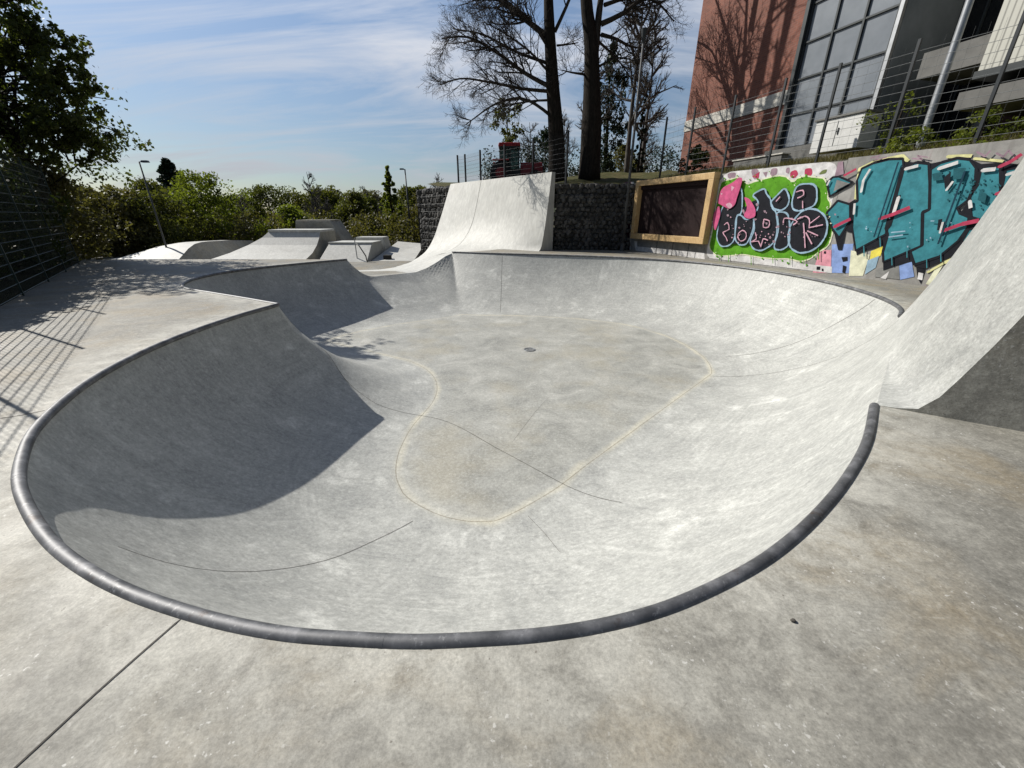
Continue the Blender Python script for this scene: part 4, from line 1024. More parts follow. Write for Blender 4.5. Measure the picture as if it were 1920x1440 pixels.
   ('P','sky',[(10.64,1.32),(10.65,1.33),(10.66,1.31),(10.65,1.3)]),
   ('P','sky',[(9.68,1.32),(9.7,1.33),(9.71,1.31),(9.69,1.3)]),
   ('P','sky',[(10.12,1.55),(10.15,1.56),(10.17,1.52),(10.15,1.51)]),
   ('P','sky',[(11.1,1.11),(11.12,1.12),(11.14,1.09),(11.12,1.07)]),
   ('P','sky',[(11.37,1.45),(11.38,1.45),(11.4,1.43),(11.38,1.42)]),
   ('P','sky',[(10.6,1.43),(10.61,1.44),(10.63,1.42),(10.61,1.41)]),
   ('S','teal',0.02,0,[(9.78,0.83),(9.87,0.57)]),
   ('S','teal',0.02,0,[(10.09,1.05),(10.17,0.83)]),
   ('S','teal',0.02,0,[(10.48,0.64),(10.56,0.41)]),
   ('S','teal',0.02,0,[(10.75,0.81),(10.81,0.62)]),
   ('S','teal',0.02,0,[(11.19,0.65),(11.27,0.42)]),
   ('S','teal',0.02,0,[(11.41,0.79),(11.48,0.59)]),
   ('S','mauve',0.03,0,[(9.29,2.95),(9.49,2.99),(9.41,2.9),(9.66,2.94)]),
   ('S','mauve',0.03,0,[(10.21,2.85),(10.41,2.81),(10.29,2.9),(10.51,2.84)]),
   ('S','mauve',0.03,0,[(11.35,2.85),(11.51,2.75),(11.56,2.85)]),
   ('S','mauve',0.03,0,[(11.67,2.79),(11.8,2.71),(11.84,2.82),(11.93,2.72)]),
   ('P','grey',[(8.6,2.5),(8.96,2.39),(8.6,2.2)]),
   ('S','white',0.06,0,[(9.31,2.17),(9.28,2.45),(9.36,2.7)]),
   ('S','white',0.06,0,[(10.14,2.63),(10.38,2.68)]),
   ('S','white',0.06,0,[(10.79,2.58),(11.1,2.68)]),
   ('S','white',0.06,0,[(11.56,2.48),(11.76,2.49)]),
   ('S','white',0.06,0,[(10.2,2.01),(10.21,1.6)]),
   ('S','white',0.06,0,[(11.77,1.07),(11.91,1.28)]),
   ('S','white',0.06,0,[(11.97,2.37),(12.13,2.43)]),
   ('S','white',0.06,0,[(8.38,2.39),(8.41,2.51)]),
   ('S','white',0.06,0,[(9.3,1.63),(9.24,1.89)]),
   ('S','white',0.06,0,[(11.56,1.88),(11.62,1.74)]),
   ('P','black',[(10.95,2.39),(11.04,2.5),(11.1,2.26),(11.05,2.14)]),
   ('P','black',[(11.14,1.5),(11.21,1.52),(11.26,1.27),(11.19,1.27)]),
   ('S','white',0.04,0,[(11.08,2.12),(11.14,2.3)]),
   ('S','white',0.045,0,[(11.26,1.22),(11.24,1.45)]),
   ('P','tealdark',[(10.71,2.48),(10.87,2.51),(10.95,2.34),(10.78,2.33)]),
   ('P','tealdark',[(11.06,2.57),(11.28,2.55),(11.27,2.34),(11.13,2.33)]),
   ('P','tealdark',[(11.65,2.11),(11.79,2.01),(11.82,1.83),(11.68,1.9)]),
   ('S','red',0.07,0,[(8.9,1.29),(9.08,1.4),(9.26,1.5)]),
   ('S','red',0.07,0,[(9.95,1.51),(10.18,1.6),(10.51,1.77)]),
   ('S','red',0.07,0,[(11.3,1.26),(11.58,1.41),(11.84,1.49)]),
   ('S','red',0.07,0,[(11.94,2.01),(12.08,2.09),(12.26,2.15)]),
   ('S','red',0.07,0,[(8.78,2.6),(9.03,2.73)]),
   ('S','red',0.07,0,[(11.81,2.53),(11.95,2.61),(12.06,2.73)]),
   ('S','navy',0.03,0,[(9.95,2.79),(9.96,1.06)]),
   ('S','navy',0.03,0,[(11.28,2.48),(11.31,0.97)]),
   ('S','sky',0.03,0,[(10.29,1.08),(10.57,1.14)]),
   ('S','sky',0.03,0,[(10.31,1.19),(10.59,1.23)]),
   ('S','sky',0.03,0,[(11.02,1.47),(11.08,1.47)]),
]
EDGE_PAINT = [
   ('P','purple',[(-1.37,3.06),(-0.86,3.05),(-0.45,-0.04),(-0.97,-0.08)]),
   ('P','white',[(-0.86,3.05),(-0.65,3.04),(-0.52,1.67),(-0.36,-0.03),(-0.45,-0.04)]),
   ('P','mauve',[(-1.11,3.07),(-0.9,3.05),(-0.86,2.15),(-0.99,2.2)]),
   ('P','purple',[(-1.36,1.05),(-0.68,1.19),(-0.41,-0.04),(-1.25,-0.1)]),
   ('P','white',[(-0.15,0.43),(4.23,0.5),(4.41,-0.0),(0.05,-0.0)]),
   ('P','grey',[(0.09,0.44),(4.28,0.55),(4.35,0.23),(0.14,0.2)]),
   ('P','white',[(4.61,0.06),(9.16,0.04),(9.11,0.22),(4.57,0.21)]),
]
# ------------------------------------------------------------------ saw cuts in the concrete
def joint(name_line, width, parent, inv=None, lab=None):
    L = catmull(([(-1.405, 1.245)] if name_line == 'deck' else []) + JOINTS[name_line] + ([(-1.83, -.3), (-2.1, -1.3)] if name_line == 'deck' else []), .05)
    mb = MB(); smooth_strip(mb, L, width, .003)
    o = mb.build('expansion_joint', M['joint'], parent)
    if inv is not None: o.matrix_parent_inverse = inv
    return o
_iv = Matrix.Translation((0, -8, 0))
for k, w in (('across', .008), ('left', .006), ('right', .014), ('right2', .012), ('hip', .008), ('low', .004), ('mid', .003), ('back', .012)):
    joint(k, w, bowl, _iv)
for k, w in (('deck', .0065), ('deckL', .009)):
    o = joint(k, w, None); o.name = 'saw_cut'
    tag(o, {'deck': 'straight dark saw cut across the deck in front of the bowl', 'deckL': 'short dark saw cut on the deck beside the left rim of the bowl'}[k], 'saw cut')
# one dark pebble on the deck
me = bpy.data.meshes.new('pebble'); bm = bmesh.new(); bmesh.ops.create_icosphere(bm, subdivisions=2, radius=.009)
for v in bm.verts: v.co = Vector((v.co.x * 1.3, v.co.y, v.co.z * .7)) * (1 + .25 * math.sin(v.co.x * 400) * .5)
bm.to_mesh(me); bm.free()
o = link('pebble', me, M['joint'], None, True); o.location = (1.20, 1.18, .006); tag(o, 'tiny dark pebble lying on the deck outside the metal coping', 'pebble')

# ------------------------------------------------------------------ painted wall, framed board, stone walls
WA = np.array([6.0, 20.5]); WDR = np.array([.35955, -.93312]); WNR = np.array([-.93312, -.35955])   # wall origin, direction towards the camera, outward normal
def wp(a, z, off=0.0): q = WA + WDR * a + WNR * off; return (float(q[0]), float(q[1]), z)
PC = dict(white=(.62, .61, .60), mauve=(.30, .21, .25), red=(.42, .05, .10), olive=(.14, .17, .06), green=(.10, .30, .018), cream=(.68, .68, .50), black=(.014, .015, .02),
          sky=(.29, .42, .52), pink=(.55, .10, .22), palepink=(.62, .36, .44), pink2=(.68, .30, .36), blue=(.24, .34, .62), yellow=(.70, .60, .10), grey=(.22, .22, .21),
          paleyellow=(.66, .64, .32), teal=(.045, .215, .255), tealdark=(.02, .10, .12), navy=(.012, .045, .07), purple=(.13, .05, .10))
def paint(name, col):
    t = NT('paint_' + name); c = t.coords()
    n = t.noise(c, 5, 6, .65); f = t.noise(c, 45, 3, .6)
    base = t.mix(1.0, (*col, 1), t.ramp(n, [(.3, .66), (.7, 1.15)]), 'MULTIPLY')
    base = t.mix(t.ramp(t.noise(c, 14, 5, .7), [(.66, 0), (.76, .12 if max(col) > .1 else .03)]), base, (.25, .24, .23))
    t.bump(f, .2, .006)
    return t.set(Base__Color=base, Roughness=.75, Specular__IOR__Level=.12)
PM = {k: paint(k, v) for k, v in PC.items()}
def mural(name, items, parent, lab, off0=.004, smooth=False, step=.0004):
    keys = sorted({e[1] for e in items}); mb = MB(); off = off0; lastkey = None
    def sm(P, closed):
        if not smooth or len(P) < 4: return P
        if closed:
            Q = [np.array(p, float) for p in P]
            for _ in range(2):
                Q = [q for i in range(len(Q)) for q in (Q[i] * .8 + Q[(i + 1) % len(Q)] * .2, Q[i] * .2 + Q[(i + 1) % len(Q)] * .8)]
            return [tuple(p) for p in Q]
        return [tuple(p) for p in catmull(P, .1)]
    for e in items:
        key = (e[0], e[1]); off += step if key == lastkey else step * 2; lastkey = key
        mb.mat(keys.index(e[1]))
        if e[0] == 'P':
            P = sm(e[2], True)
            from mathutils.geometry import tessellate_polygon
            for t in tessellate_polygon([[Vector((a, z, 0)) for a, z in P]]):
                mb.face([wp(*P[i], off) for i in t])
        else:
            w = e[2] / 2; P = sm(e[4], e[3]); n = len(P)
            for i in range(n if e[3] else n - 1):
                p = np.array(P[i]); q = np.array(P[(i + 1) % n]); d = q - p; l = np.linalg.norm(d)
                if l < 1e-5: continue
                m = np.array([-d[1], d[0]]) / l
                k = .75 + .5 * abs(math.sin(i * 2.3 + off * 900))
                mb.face([wp(*(p + m * w * k), off), wp(*(p - m * w * k), off), wp(*(q - m * w * k), off), wp(*(q + m * w * k), off)])
                mb.face([wp(p[0] + w * .9 * math.cos(a), p[1] + w * .9 * math.sin(a), off + step * .4) for a in np.linspace(0, 2 * PI, 9)[:-1]])
    o = mb.build(name, [PM[k] for k in keys], parent)
    me = o.data
    # all paint faces look out of the wall
    bm = bmesh.new(); bm.from_mesh(me); N = Vector((*WNR, 0))
    for f in bm.faces:
        f.normal_update()
        if f.normal.dot(N) < 0: f.normal_flip()
    bm.to_mesh(me); bm.free()
    if lab: o['label'] = lab
    return o
def wall_material():
    t = NT('weathered_wall'); c = t.coords()
    n = t.noise(c, 1.2, 8, .68, .6); f = t.noise(c, 30, 4, .7); dr = t.noise(t.mapped(c, (3, 3, .35)), 2.0, 6, .65)
    col = t.ramp(n, [(.3, (.17, .165, .155)), (.5, (.27, .262, .245)), (.7, (.36, .35, .33))])
    col = t.mix(t.ramp(dr, [(.5, 0), (.7, .6)]), col, (.14, .13, .12))
    col = t.mix(t.ramp(t.noise(c, 2.1, 5, .6), [(.6, 0), (.68, .5)]), col, (.34, .22, .24))
    t.bump(f, .3, .01)
    return t.set(Base__Color=col, Roughness=.85)
M['wall'] = wall_material()
gw = tag(empty('graffiti_wall', wp(5, 0)), 'long concrete retaining wall covered in green and teal graffiti lettering', 'graffiti wall')
_gi = Matrix.Translation(tuple(-x for x in wp(5, 0)))
mb = MB()
for a0, a1 in ((-1.35, 4.35), (4.358, 8.7), (8.708, 14.0), (14.008, 24.0)):
    b = [wp(a0, -.05, 0), wp(a0, -.05, -.32), wp(a1, -.05, -.32), wp(a1, -.05, 0)]
    t = 2.97 if a1 < 9 else 3.02
    mb.hexa(b, [(x, y, t) for x, y, _ in b])
mb.build('wall_body', M['wall'], gw)
mural('mural', GREEN_PAINT, gw, 'black rounded graffiti letters with pale blue outlines on bright green', .004, True)
mural('mural', TEAL_PAINT, gw, 'big teal block graffiti letters with black shadows and white highlights', .006, False)
mural('mural', EDGE_PAINT, gw, 'purple and white paint strokes at the far end of the wall', .004, False)
for o in gw.children: o.matrix_parent_inverse = _gi

def wood(name, a, b, c_):
    t = NT(name); c = t.coords()
    g = t.noise(t.mapped(c, (1, 1, 1)), 3, 3, .5); w = t.noise(t.mapped(c, (14, 14, 2.2)), 2.5, 6, .6, 1.5)
    col = t.ramp(w, [(.3, a), (.52, b), (.7, c_)])
    t.bump(w, .15, .004)
    return t.set(Base__Color=col, Roughness=.55)
M['wood'] = wood('pale_timber', (.36, .22, .09), (.52, .35, .16), (.62, .45, .24))
M['board'] = simple('dark_board', (.022, .013, .013), .8, 0, .25, 3, .15)
fb = tag(empty('framed_board', wp(2.1, .5, .2)), 'big dark board in a deep pale timber frame fixed to the wall on thin legs', 'framed board')
_fi = Matrix.Translation(tuple(-x for x in wp(2.1, .5, .2)))
def wbox(mb, a0, a1, z0, z1, o0, o1):
    b = [wp(a0, z0, o1), wp(a0, z0, o0), wp(a1, z0, o0), wp(a1, z0, o1)]
    mb.hexa(b, [(x, y, z1) for x, y, _ in b]); return mb
FA0, FA1, FZ0, FZ1 = -.1, 4.44, .56, 3.03
for nm, args in (('top', (FA0, FA1, FZ1 - .22, FZ1)), ('bottom', (FA0, FA1, FZ0, FZ0 + .24)), ('l', (FA0, FA0 + .22, FZ0 + .241, FZ1 - .221)), ('r', (FA1 - .25, FA1, FZ0 + .241, FZ1 - .221))):
    mb = MB(); wbox(mb, *args, .012, .30); mb.build('frame', M['wood'], fb, bevel=.012)
mb = MB(); wbox(mb, FA0 + .221, FA1 - .251, FZ0 + .242, FZ1 - .222, .03, .07); mb.build('board', M['board'], fb)
mb = MB(); wbox(mb, FA0 + .23, FA1 - .26, FZ1 - .38, FZ1 - .225, .071, .16); mb.build('shelf', M['board'], fb)
for a in (1.75, 2.75, 3.65):
    mb = MB(); mb.tube([wp(a, FZ0 + .01, .2), wp(a, .0, .2)], .014, 6); mb.tube([wp(a - .08, .012, .2), wp(a + .08, .012, .2)], .012, 6); mb.build('leg', M['dark_steel'], fb)
for o in fb.children: o.matrix_parent_inverse = _fi

# stone-filled basket walls
def stone_mat():
    t = NT('basket_stone'); c = t.coords()
    v = t.n('TexVoronoi', Vector=c, Scale=5.0).outputs['Color']
    k = t.n('SeparateColor', i0=v).outputs[0]
    col = t.ramp(k, [(.1, (.035, .034, .031)), (.5, (.07, .067, .062)), (.9, (.125, .12, .112))])
    n = t.noise(c, 18, 5, .7)
    col = t.mix(1.0, col, t.ramp(n, [(.3, .6), (.7, 1.15)]), 'MULTIPLY'); t.bump(n, .5, .02)
    return t.set(Base__Color=col, Roughness=.9)
M['stone'] = stone_mat(); M['void'] = simple('stone_core', (.03, .029, .027), .95)
_ico = bmesh.new(); bmesh.ops.create_icosphere(_ico, subdivisions=2, radius=1.0)
_icv = np.array([v.co[:] for v in _ico.verts]); _icf = np.array([[v.index for v in f.verts] for f in _ico.faces]); _ico.free()
def stones(centres, size, r):
    V = []; Fc = []
    for i, c in enumerate(centres):
        s = size * r.uniform(.75, 1.25, 3); ang = r.uniform(0, 6.28); R = np.array([[math.cos(ang), -math.sin(ang), 0], [math.sin(ang), math.cos(ang), 0], [0, 0, 1]])
        jit = 1 + .16 * np.sin(_icv @ r.uniform(-4, 4, (3,)) + r.uniform(0, 6)); 
        V.append((np.clip(_icv * jit[:, None], -.82, .82) * s) @ R.T + c); Fc.append(_icf + i * len(_icv))
    V = np.vstack(V); Fc = np.vstack(Fc)
    return V, Fc
def gabion(name, p0, p1, z0, z1, size, lab, depth=.9):
    p0 = np.array(p0, float); p1 = np.array(p1, float); d = p1 - p0; L = np.linalg.norm(d); d /= L; n = np.array([d[1], -d[0]])
    if n @ (-p0) < 0: n = -n
    root = tag(empty(name, (*p0, z0)), lab, 'stone wall')
    iv = Matrix.Translation((-p0[0], -p0[1], -z0)); r = np.random.default_rng(int(L * 100))
    mb = MB(); q = [p0 + d * .3 - n * .12, p1 - d * .3 - n * .12, p1 - d * .3 - n * depth, p0 + d * .3 - n * depth]
    b = [(*x, z0) for x in q]
    if ((q[1] - q[0])[0] * (q[2] - q[1])[1] - (q[1] - q[0])[1] * (q[2] - q[1])[0]) < 0: b = b[::-1]
    mb.hexa(b, [(x, y, z1 - .12) for x, y, _ in b]); mb.build('core', M['void'], root)
    C = []
    nz = int((z1 - z0) / (size * 1.45)); na = int(L / (size * 1.75))
    for j in range(nz):
        for i in range(na):
            a = (i + .5 + (.5 if j % 2 else 0) + r.uniform(-.2, .2)) / na * L
            if a > L: continue
            x = p0 + d * a - n * (.12 + r.uniform(-.05, .05)); C.append((*x, z0 + (j + .5 + r.uniform(-.15, .15)) / nz * (z1 - z0)))
    for j in range(nz):
        for e_, sg in ((p0, 1), (p1, -1)):
            for k in range(max(2, int(depth / size / 1.7))): C.append((*(e_ + d * sg * .25 - n * (.2 + size * 1.7 * k)), z0 + (j + .5) / nz * (z1 - z0)))
    for i in range(na):
        for k in range(2):
            x = p0 + d * ((i + r.uniform(.2, .8)) / na * L) - n * (.3 + .35 * k); C.append((*x, z1 - .06))
    V, Fc = stones(C, size, r)
    me = fast_mesh('stones', V, Fc.ravel(), [3] * len(Fc)); link('stones', me, M['stone'], root)
    mb = MB(); off = n * .1
    k = 0
    for z in np.arange(z0, z1 + .01, (z1 - z0) / max(1, round((z1 - z0) / .5))):
        mb.tube([(*(p0 + off), z), (*(p1 + off), z)], .006, 4)
    for a in np.arange(0, L + .01, L / max(1, round(L / 1.0))):
        x = p0 + d * a + off; mb.tube([(*x, z0), (*x, z1)], .006, 4)
    mb.build('wire_basket', M['dark_steel'], root)
    for o in root.children: o.matrix_parent_inverse = iv
gabion('stone_wall', (2.0, 20.95), (5.75, 20.75), -.02, 2.92, .13, 'dark stone filled basket wall between the quarter pipe and the framed board')
gabion('stone_wall', (-3.5, 28.7), (-6.7, 32.5), -1.6, 3.3, .2, 'grey stone basket wall seen past the left edge of the tall quarter pipe')
gabion('stone_wall', (-6.3, 33.1), (-6.7, 40), -1.6, 3.2, .24, 'stone basket wall running back from the corner left of the quarter pipe')

# ------------------------------------------------------------------ ground, hillside, hills
def grass_mat(name, stops, scale=3.0, bump=.6):
    t = NT(name); c = t.coords()
    n = t.noise(c, scale, 8, .7); f = t.noise(c, scale * 9, 5, .7); b = t.noise(c, scale * .2, 4, .6)
    k = t.mix(.45, n, b)
    col = t.ramp(k, stops)
    col = t.mix(1.0, col, t.ramp(f, [(.3, .55), (.7, 1.25)]), 'MULTIPLY')
    t.bump(f, bump, .05)
    return t.set(Base__Color=col, Roughness=.9, Specular__IOR__Level=.1)
M['grass'] = grass_mat('rough_grass', [(.3, (.035, .040, .014)), (.5, (.075, .075, .028)), (.62, (.13, .105, .05)), (.75, (.10, .075, .04))])
M['soil'] = grass_mat('shaded_soil', [(.3, (.02, .02, .012)), (.5, (.045, .040, .022)), (.7, (.06, .065, .022))])
M['forest'] = grass_mat('far_forest', [(.3, (.02, .03, .014)), (.5, (.035, .042, .02)), (.7, (.06, .055, .035))], .25, 1.0)

FRONT = [(-3.35, 28.5), (2.25, 20.95), (5.8, 20.95), (6.05, 20.5), tuple(WA + WDR * 24 - WNR * .2)]
def front_dist(P):
    P = np.asarray(P, float); D = np.full(len(P), 1e9)
    for a, b in zip(FRONT[:-1], FRONT[1:]):
        a = np.array(a); b = np.array(b); d = b - a; t = np.clip(((P - a) @ d) / (d @ d), 0, 1)
        D = np.minimum(D, np.linalg.norm(P - a - t[:, None] * d, axis=1))
    return D
def hill_z(x, y):
    D = front_dist(np.array([[x, y]]))[0]
    return 2.92 + min(1.05, .16 * D) + .05 * math.sin(x * 1.7) * math.sin(y * 1.3)
def build_hillside():
    W_ = [tuple(WA + WDR * a - WNR * .33) for a in np.linspace(0, 24, 60)]
    poly = [(-6.5, 60), (-6.5, 40), (-6.2, 32.6), (-3.35, 29.1)] + [(2.1, 21.1), (5.8, 21.05)] + W_ + [(60, -8), (90, 30), (80, 120), (-6, 120)]
    g = np.vstack([grid(-8, 90, -8, 120, 4.0), grid(0, 18, -2, 30, .45)])
    g = g[inside(g, poly)]
    P, F = cdt(g, [poly]); C = np.array([P[list(f)].mean(0) for f in F]); keep = inside(C, poly)
    D = front_dist(P)
    z = 2.92 + np.minimum(1.05, .16 * D) + .05 * np.sin(P[:, 0] * 1.7) * np.sin(P[:, 1] * 1.3)
    z += np.where(D > .5, np.random.default_rng(3).normal(0, .025, len(P)), 0)
    tri = []
    for f, k in zip(F, keep):
        if k: tri.append(f if ((P[f[1]] - P[f[0]])[0] * (P[f[2]] - P[f[0]])[1] - (P[f[1]] - P[f[0]])[1] * (P[f[2]] - P[f[0]])[0]) > 0 else (f[0], f[2], f[1]))
    tri = np.array(tri)
    me = fast_mesh('hillside', np.column_stack([P, z]), tri.ravel(), [3] * len(tri))
    tag(link('hillside', me, M['grass'], None, True), kind='structure')
build_hillside()
def build_ground():
    R = 1500.0
    big = [(-R, -R), (R, -R), (R, R), (-R, R)]
    ring = []
    for i in range(len(OUT)):
        a = np.array(OUT[i]); b = np.array(OUT[(i + 1) % len(OUT)]); n = max(1, int(np.linalg.norm(b - a) / 2))
        ring += [tuple(a + (b - a) * k / n) for k in range(n)]
    g = np.vstack([grid(-90, 60, -40, 120, 5.0), grid(-1400, 1400, -1400, 1400, 140)])
    g = g[~inside(g, OUT)]
    P, F = cdt(g, [big, ring]); C = np.array([P[list(f)].mean(0) for f in F]); keep = ~inside(C, OUT)
    x, y = P[:, 0], P[:, 1]
    z = -.012 - 1.5 * sstep((y - 15.9) / 6.0)
    lf = (P - F0) @ FN
    z = np.where((lf < -.05) & (y < 20), np.maximum(z, -.012 + .12 * np.clip(-lf - .3, 0, 8)), z)
    onr = inside(P, OUT)
    gz = ground_z(P) - .012
    d = np.array([min(np.hypot(px - q[0], py - q[1]) for q in ring) if (abs(px) < 70 and abs(py) < 80) else 99 for px, py in P])
    z = np.where(d < .01, gz, z)
    tri = []
    for f, k in zip(F, keep):
        if k: tri.append(f if ((P[f[1]] - P[f[0]])[0] * (P[f[2]] - P[f[0]])[1] - (P[f[1]] - P[f[0]])[1] * (P[f[2]] - P[f[0]])[0]) > 0 else (f[0], f[2], f[1]))
    tri = np.array(tri)
    me = fast_mesh('ground', np.column_stack([P, z]), tri.ravel(), [3] * len(tri))
    tag(link('ground', me, M['soil'], None, True), kind='structure')
build_ground()
def build_hills():
    n = 160; an = np.linspace(math.radians(-75), math.radians(60), n); V = []; r = np.random.default_rng(5)
    prof = 14 + 9 * np.sin(an * 5 + 1) + 6 * np.sin(an * 13) + 3 * np.sin(an * 37) + 14 * np.exp(-((an + .72) / .12) ** 2)
    for k, (dist, f) in enumerate(((420, 0), (520, .5), (620, 1.0), (760, .8), (900, 0))):
        for a, p in zip(an, prof): V.append((dist * math.sin(a), dist * math.cos(a), -3 + max(2, p) * f + r.normal(0, .6) * f))
    loops = []
    for i in range(4):
        for j in range(n - 1): loops += [i * n + j + 1, i * n + j, (i + 1) * n + j, (i + 1) * n + j + 1]
    me = fast_mesh('hills', V, loops, [4] * (len(loops) // 4))
    me.flip_normals()
    tag(link('hills', me, M['forest'], None, True), kind='structure')
build_hills()

# ------------------------------------------------------------------ street park beyond the deck
M['ramp_far'] = concrete_ramp('street_park_concrete', 1.25)
def thing(name, loc, lab, cat, group=None): return tag(empty(name, loc), lab, cat, group)
def fix(root):
    iv = Matrix.Translation(-root.location)
    for o in root.children:
        o.matrix_parent_inverse = iv
G0 = -1.52
r = thing('concrete_hump', (-26.5, 33, G0), 'low rounded concrete hump with a steep right end, nearest the left fence', 'skate ramp')
mb = MB(); xs = np.array([-31.6, -30, -28.6, -27.2, -26, -24.9, -24.0, -23.2]); zs = np.array([0, .06, .3, .72, 1.05, 1.22, 1.27, 1.27]) + G0
hy = np.array([28.2, 28.8, 29.5, 30.2, 30.9, 31.6, 32.4, 35, 38]); hf = np.array([0, .12, .42, .72, .92, .99, 1, .95, .8])
for i in range(len(xs) - 1):
    for j in range(len(hy) - 1):
        q = lambda a, b: (xs[a], hy[b], G0 - .005 + (zs[a] - G0) * hf[b])
        mb.face([q(i, j), q(i + 1, j), q(i + 1, j + 1), q(i, j + 1)])
o = mb.build('ramp_face', M['ramp_far'], r)
bm = bmesh.new(); bm.from_mesh(o.data); bmesh.ops.remove_doubles(bm, verts=bm.verts, dist=1e-4); bm.to_mesh(o.data); bm.free(); o.data.shade_smooth()
mb = MB()
for j in range(len(hy) - 1):
    h0, h1 = 1.27 * hf[j], 1.27 * hf[j + 1]
    mb.face([(-23.2, hy[j], G0 + h0 - .005), (-23.2 + .6 * h0, hy[j] + .1, G0 - .02), (-23.2 + .6 * h1, hy[j + 1] + .1, G0 - .02), (-23.2, hy[j + 1], G0 + h1 - .005)])
mb.build('side_wall', M['deck_dark'], r); fix(r)
r = thing('mini_ramp', (-18, 32, G0), 'concrete quarter pipe facing the deck with a white coping ledge and sloping left end', 'skate ramp')
ys = np.array([27.6, 29.2, 30.5, 31.4, 32.0, 32.35]); zs = np.array([0, .2, .58, 1.06, 1.55, 1.95]) + G0
mb = MB()
lx = np.array([-21.9, -21.3, -20.5, -19.6, -18.8, -18.4])
for i in range(5): mb.face([(lx[i], ys[i], zs[i]), (-14.5, ys[i], zs[i]), (-14.5, ys[i + 1], zs[i + 1]), (lx[i + 1], ys[i + 1], zs[i + 1])])
mb.build('ramp_face', M['ramp_far'], r, True, 60)
mb = MB(); mb.face([(lx[i], ys[i], zs[i]) for i in range(6)][::-1] + [(-21.9, 35, G0), (lx[5], 35, zs[5])][:1]); mb.face([(lx[5], ys[5], zs[5]), (lx[5], 35, zs[5]), (-21.9, 35, G0)])
mb.build('side_wall', M['ramp_far'], r); mb = MB()
mb.face([(-14.5, ys[i], zs[i]) for i in range(6)] + [(-14.5, 35, zs[5]), (-14.5, 35, G0)])
mb.build('side_wall', M['deck_dark'], r)
mb = MB(); mb.box((-16.45, 33.6, zs[5] + .06), (3.95, 2.6, .16)); mb.build('ledge', M['ramp_white'], r, bevel=.02); fix(r)
r = thing('mini_ramp', (-15.5, 36, G0), 'dark shaded concrete ramp behind the ramp with the white ledge', 'skate ramp')
mb = MB(); mb.hexa([(-18.6, 36, G0), (-13.9, 36, G0), (-13.9, 39, G0), (-18.6, 39, G0)], [(-18.2, 36.3, 1.15), (-15.3, 36.3, 1.15), (-15.3, 38.6, 1.15), (-18.2, 38.6, 1.15)]); mb.build('ramp_body', M['deck_dark'], r, bevel=.03)
mb = MB(); mb.box((-16.75, 37.5, 1.19), (3.0, 2.0, .07)); mb.build('ledge', M['deck_dark'], r); fix(r)
r = thing('manual_pad', (-12, 31.5, G0), 'long pale concrete box with a white top left of the handrail', 'skate box')
mb = MB(); mb.hexa([(-13.9, 29.8, G0), (-10.4, 29.8, G0), (-10.4, 34, G0), (-13.9, 34, G0)], [(-13.7, 31.7, -.38), (-10.5, 31.7, -.38), (-10.5, 34, -.38), (-13.7, 34, -.38)]); mb.build('pad_body', M['ramp_far'], r, bevel=.02)
mb = MB(); mb.box((-12.1, 32.8, -.33), (3.3, 2.3, .1)); mb.build('ledge', M['ramp_white'], r, bevel=.01)
mb = MB(); mb.hexa([(-12.9, 34.2, -1.5), (-10.2, 34.2, -1.5), (-10.2, 36, -1.5), (-12.9, 36, -1.5)], [(-12.6, 34.3, -.05), (-10.4, 34.3, -.05), (-10.4, 35.8, -.05), (-12.6, 35.8, -.05)]); mb.build('rear_block', M['ramp_far'], r, bevel=.02); fix(r)
r = thing('wedge_ramp', (-8.9, 33, G0), 'low wide pale concrete wedge right of the handrail', 'skate ramp')
mb = MB(); mb.hexa([(-10.3, 30.4, G0 - .01), (-7.2, 30.4, G0 - .01), (-7.6, 38, G0 - .01), (-10.3, 38, G0 - .01)], [(-10.3, 30.5, G0 + .02), (-7.2, 30.5, G0 + .02), (-7.8, 37.9, G0 + .75), (-10.2, 37.9, G0 + .95)]); mb.build('ramp_body', M['ramp_far'], r, bevel=.02)
mb = MB(); mb.box((-9.3, 31.2, G0 + .2), (.55, .4, .35)); mb.build('block', M['void'], r, bevel=.05)
fix(r)
r = thing('handrail', (-10.8, 30, G0), 'thin steel handrail standing between the pale box and the wedge ramp', 'handrail')
mb = MB(); mb.tube([(-11.2, 30.2, G0), (-11.2, 30.2, .12)], .035, 8); mb.build('post', M['steel'], r)
mb = MB(); mb.tube([(-10.3, 29.6, G0), (-10.35, 29.6, G0 + .45), (-10.85, 29.9, G0 + 1.15), (-11.2, 30.2, G0 + 1.25)], .04, 8); mb.build('rail', M['dark_steel'], r, True); fix(r)

# ------------------------------------------------------------------ lamps
def lamp(loc, h, lab, arm, head, r0=.055, r1=.035, twin=False):
    root = thing('street_lamp', loc, lab, 'street lamp', None)
    x, y, z = loc; a = np.array(arm)
    mb = MB(); mb.tube([(x, y, z), (x, y, z + h * .5), (x, y, z + h)], [r0 * 1.25, r0, r1], 10); mb.build('pole', M['lamp_pole'], root, True)
    mb = MB(); c = np.array((x, y, z + h))
    if head == 'box':
        t = c + np.array((*(a * .5), .02)); mb.tube([c, t], .02, 6); mb.hexa([tuple(t + np.array(p)) for p in ((-.22, -.14, -.06), (.22, -.14, -.06), (.22, .14, -.06), (-.22, .14, -.06))], [tuple(t + np.array(p)) for p in ((-.18, -.1, .06), (.18, -.1, .06), (.18, .1, .06), (-.18, .1, .06))])
    else:
        mb.tube([c + np.array((0, 0, q)) for q in (-.05, .05, .3, .42, .46)], [.05, .08, .12, .14, .02], 14)
    mb.build('lamp_head', M['dark_steel'], root, True, 40)
    mb = MB(); mb.tube([(x, y, z), (x, y, z + .35)], r0 * 2.0, 12); mb.build('base', M['lamp_pole'], root, True, 40)
    fix(root)
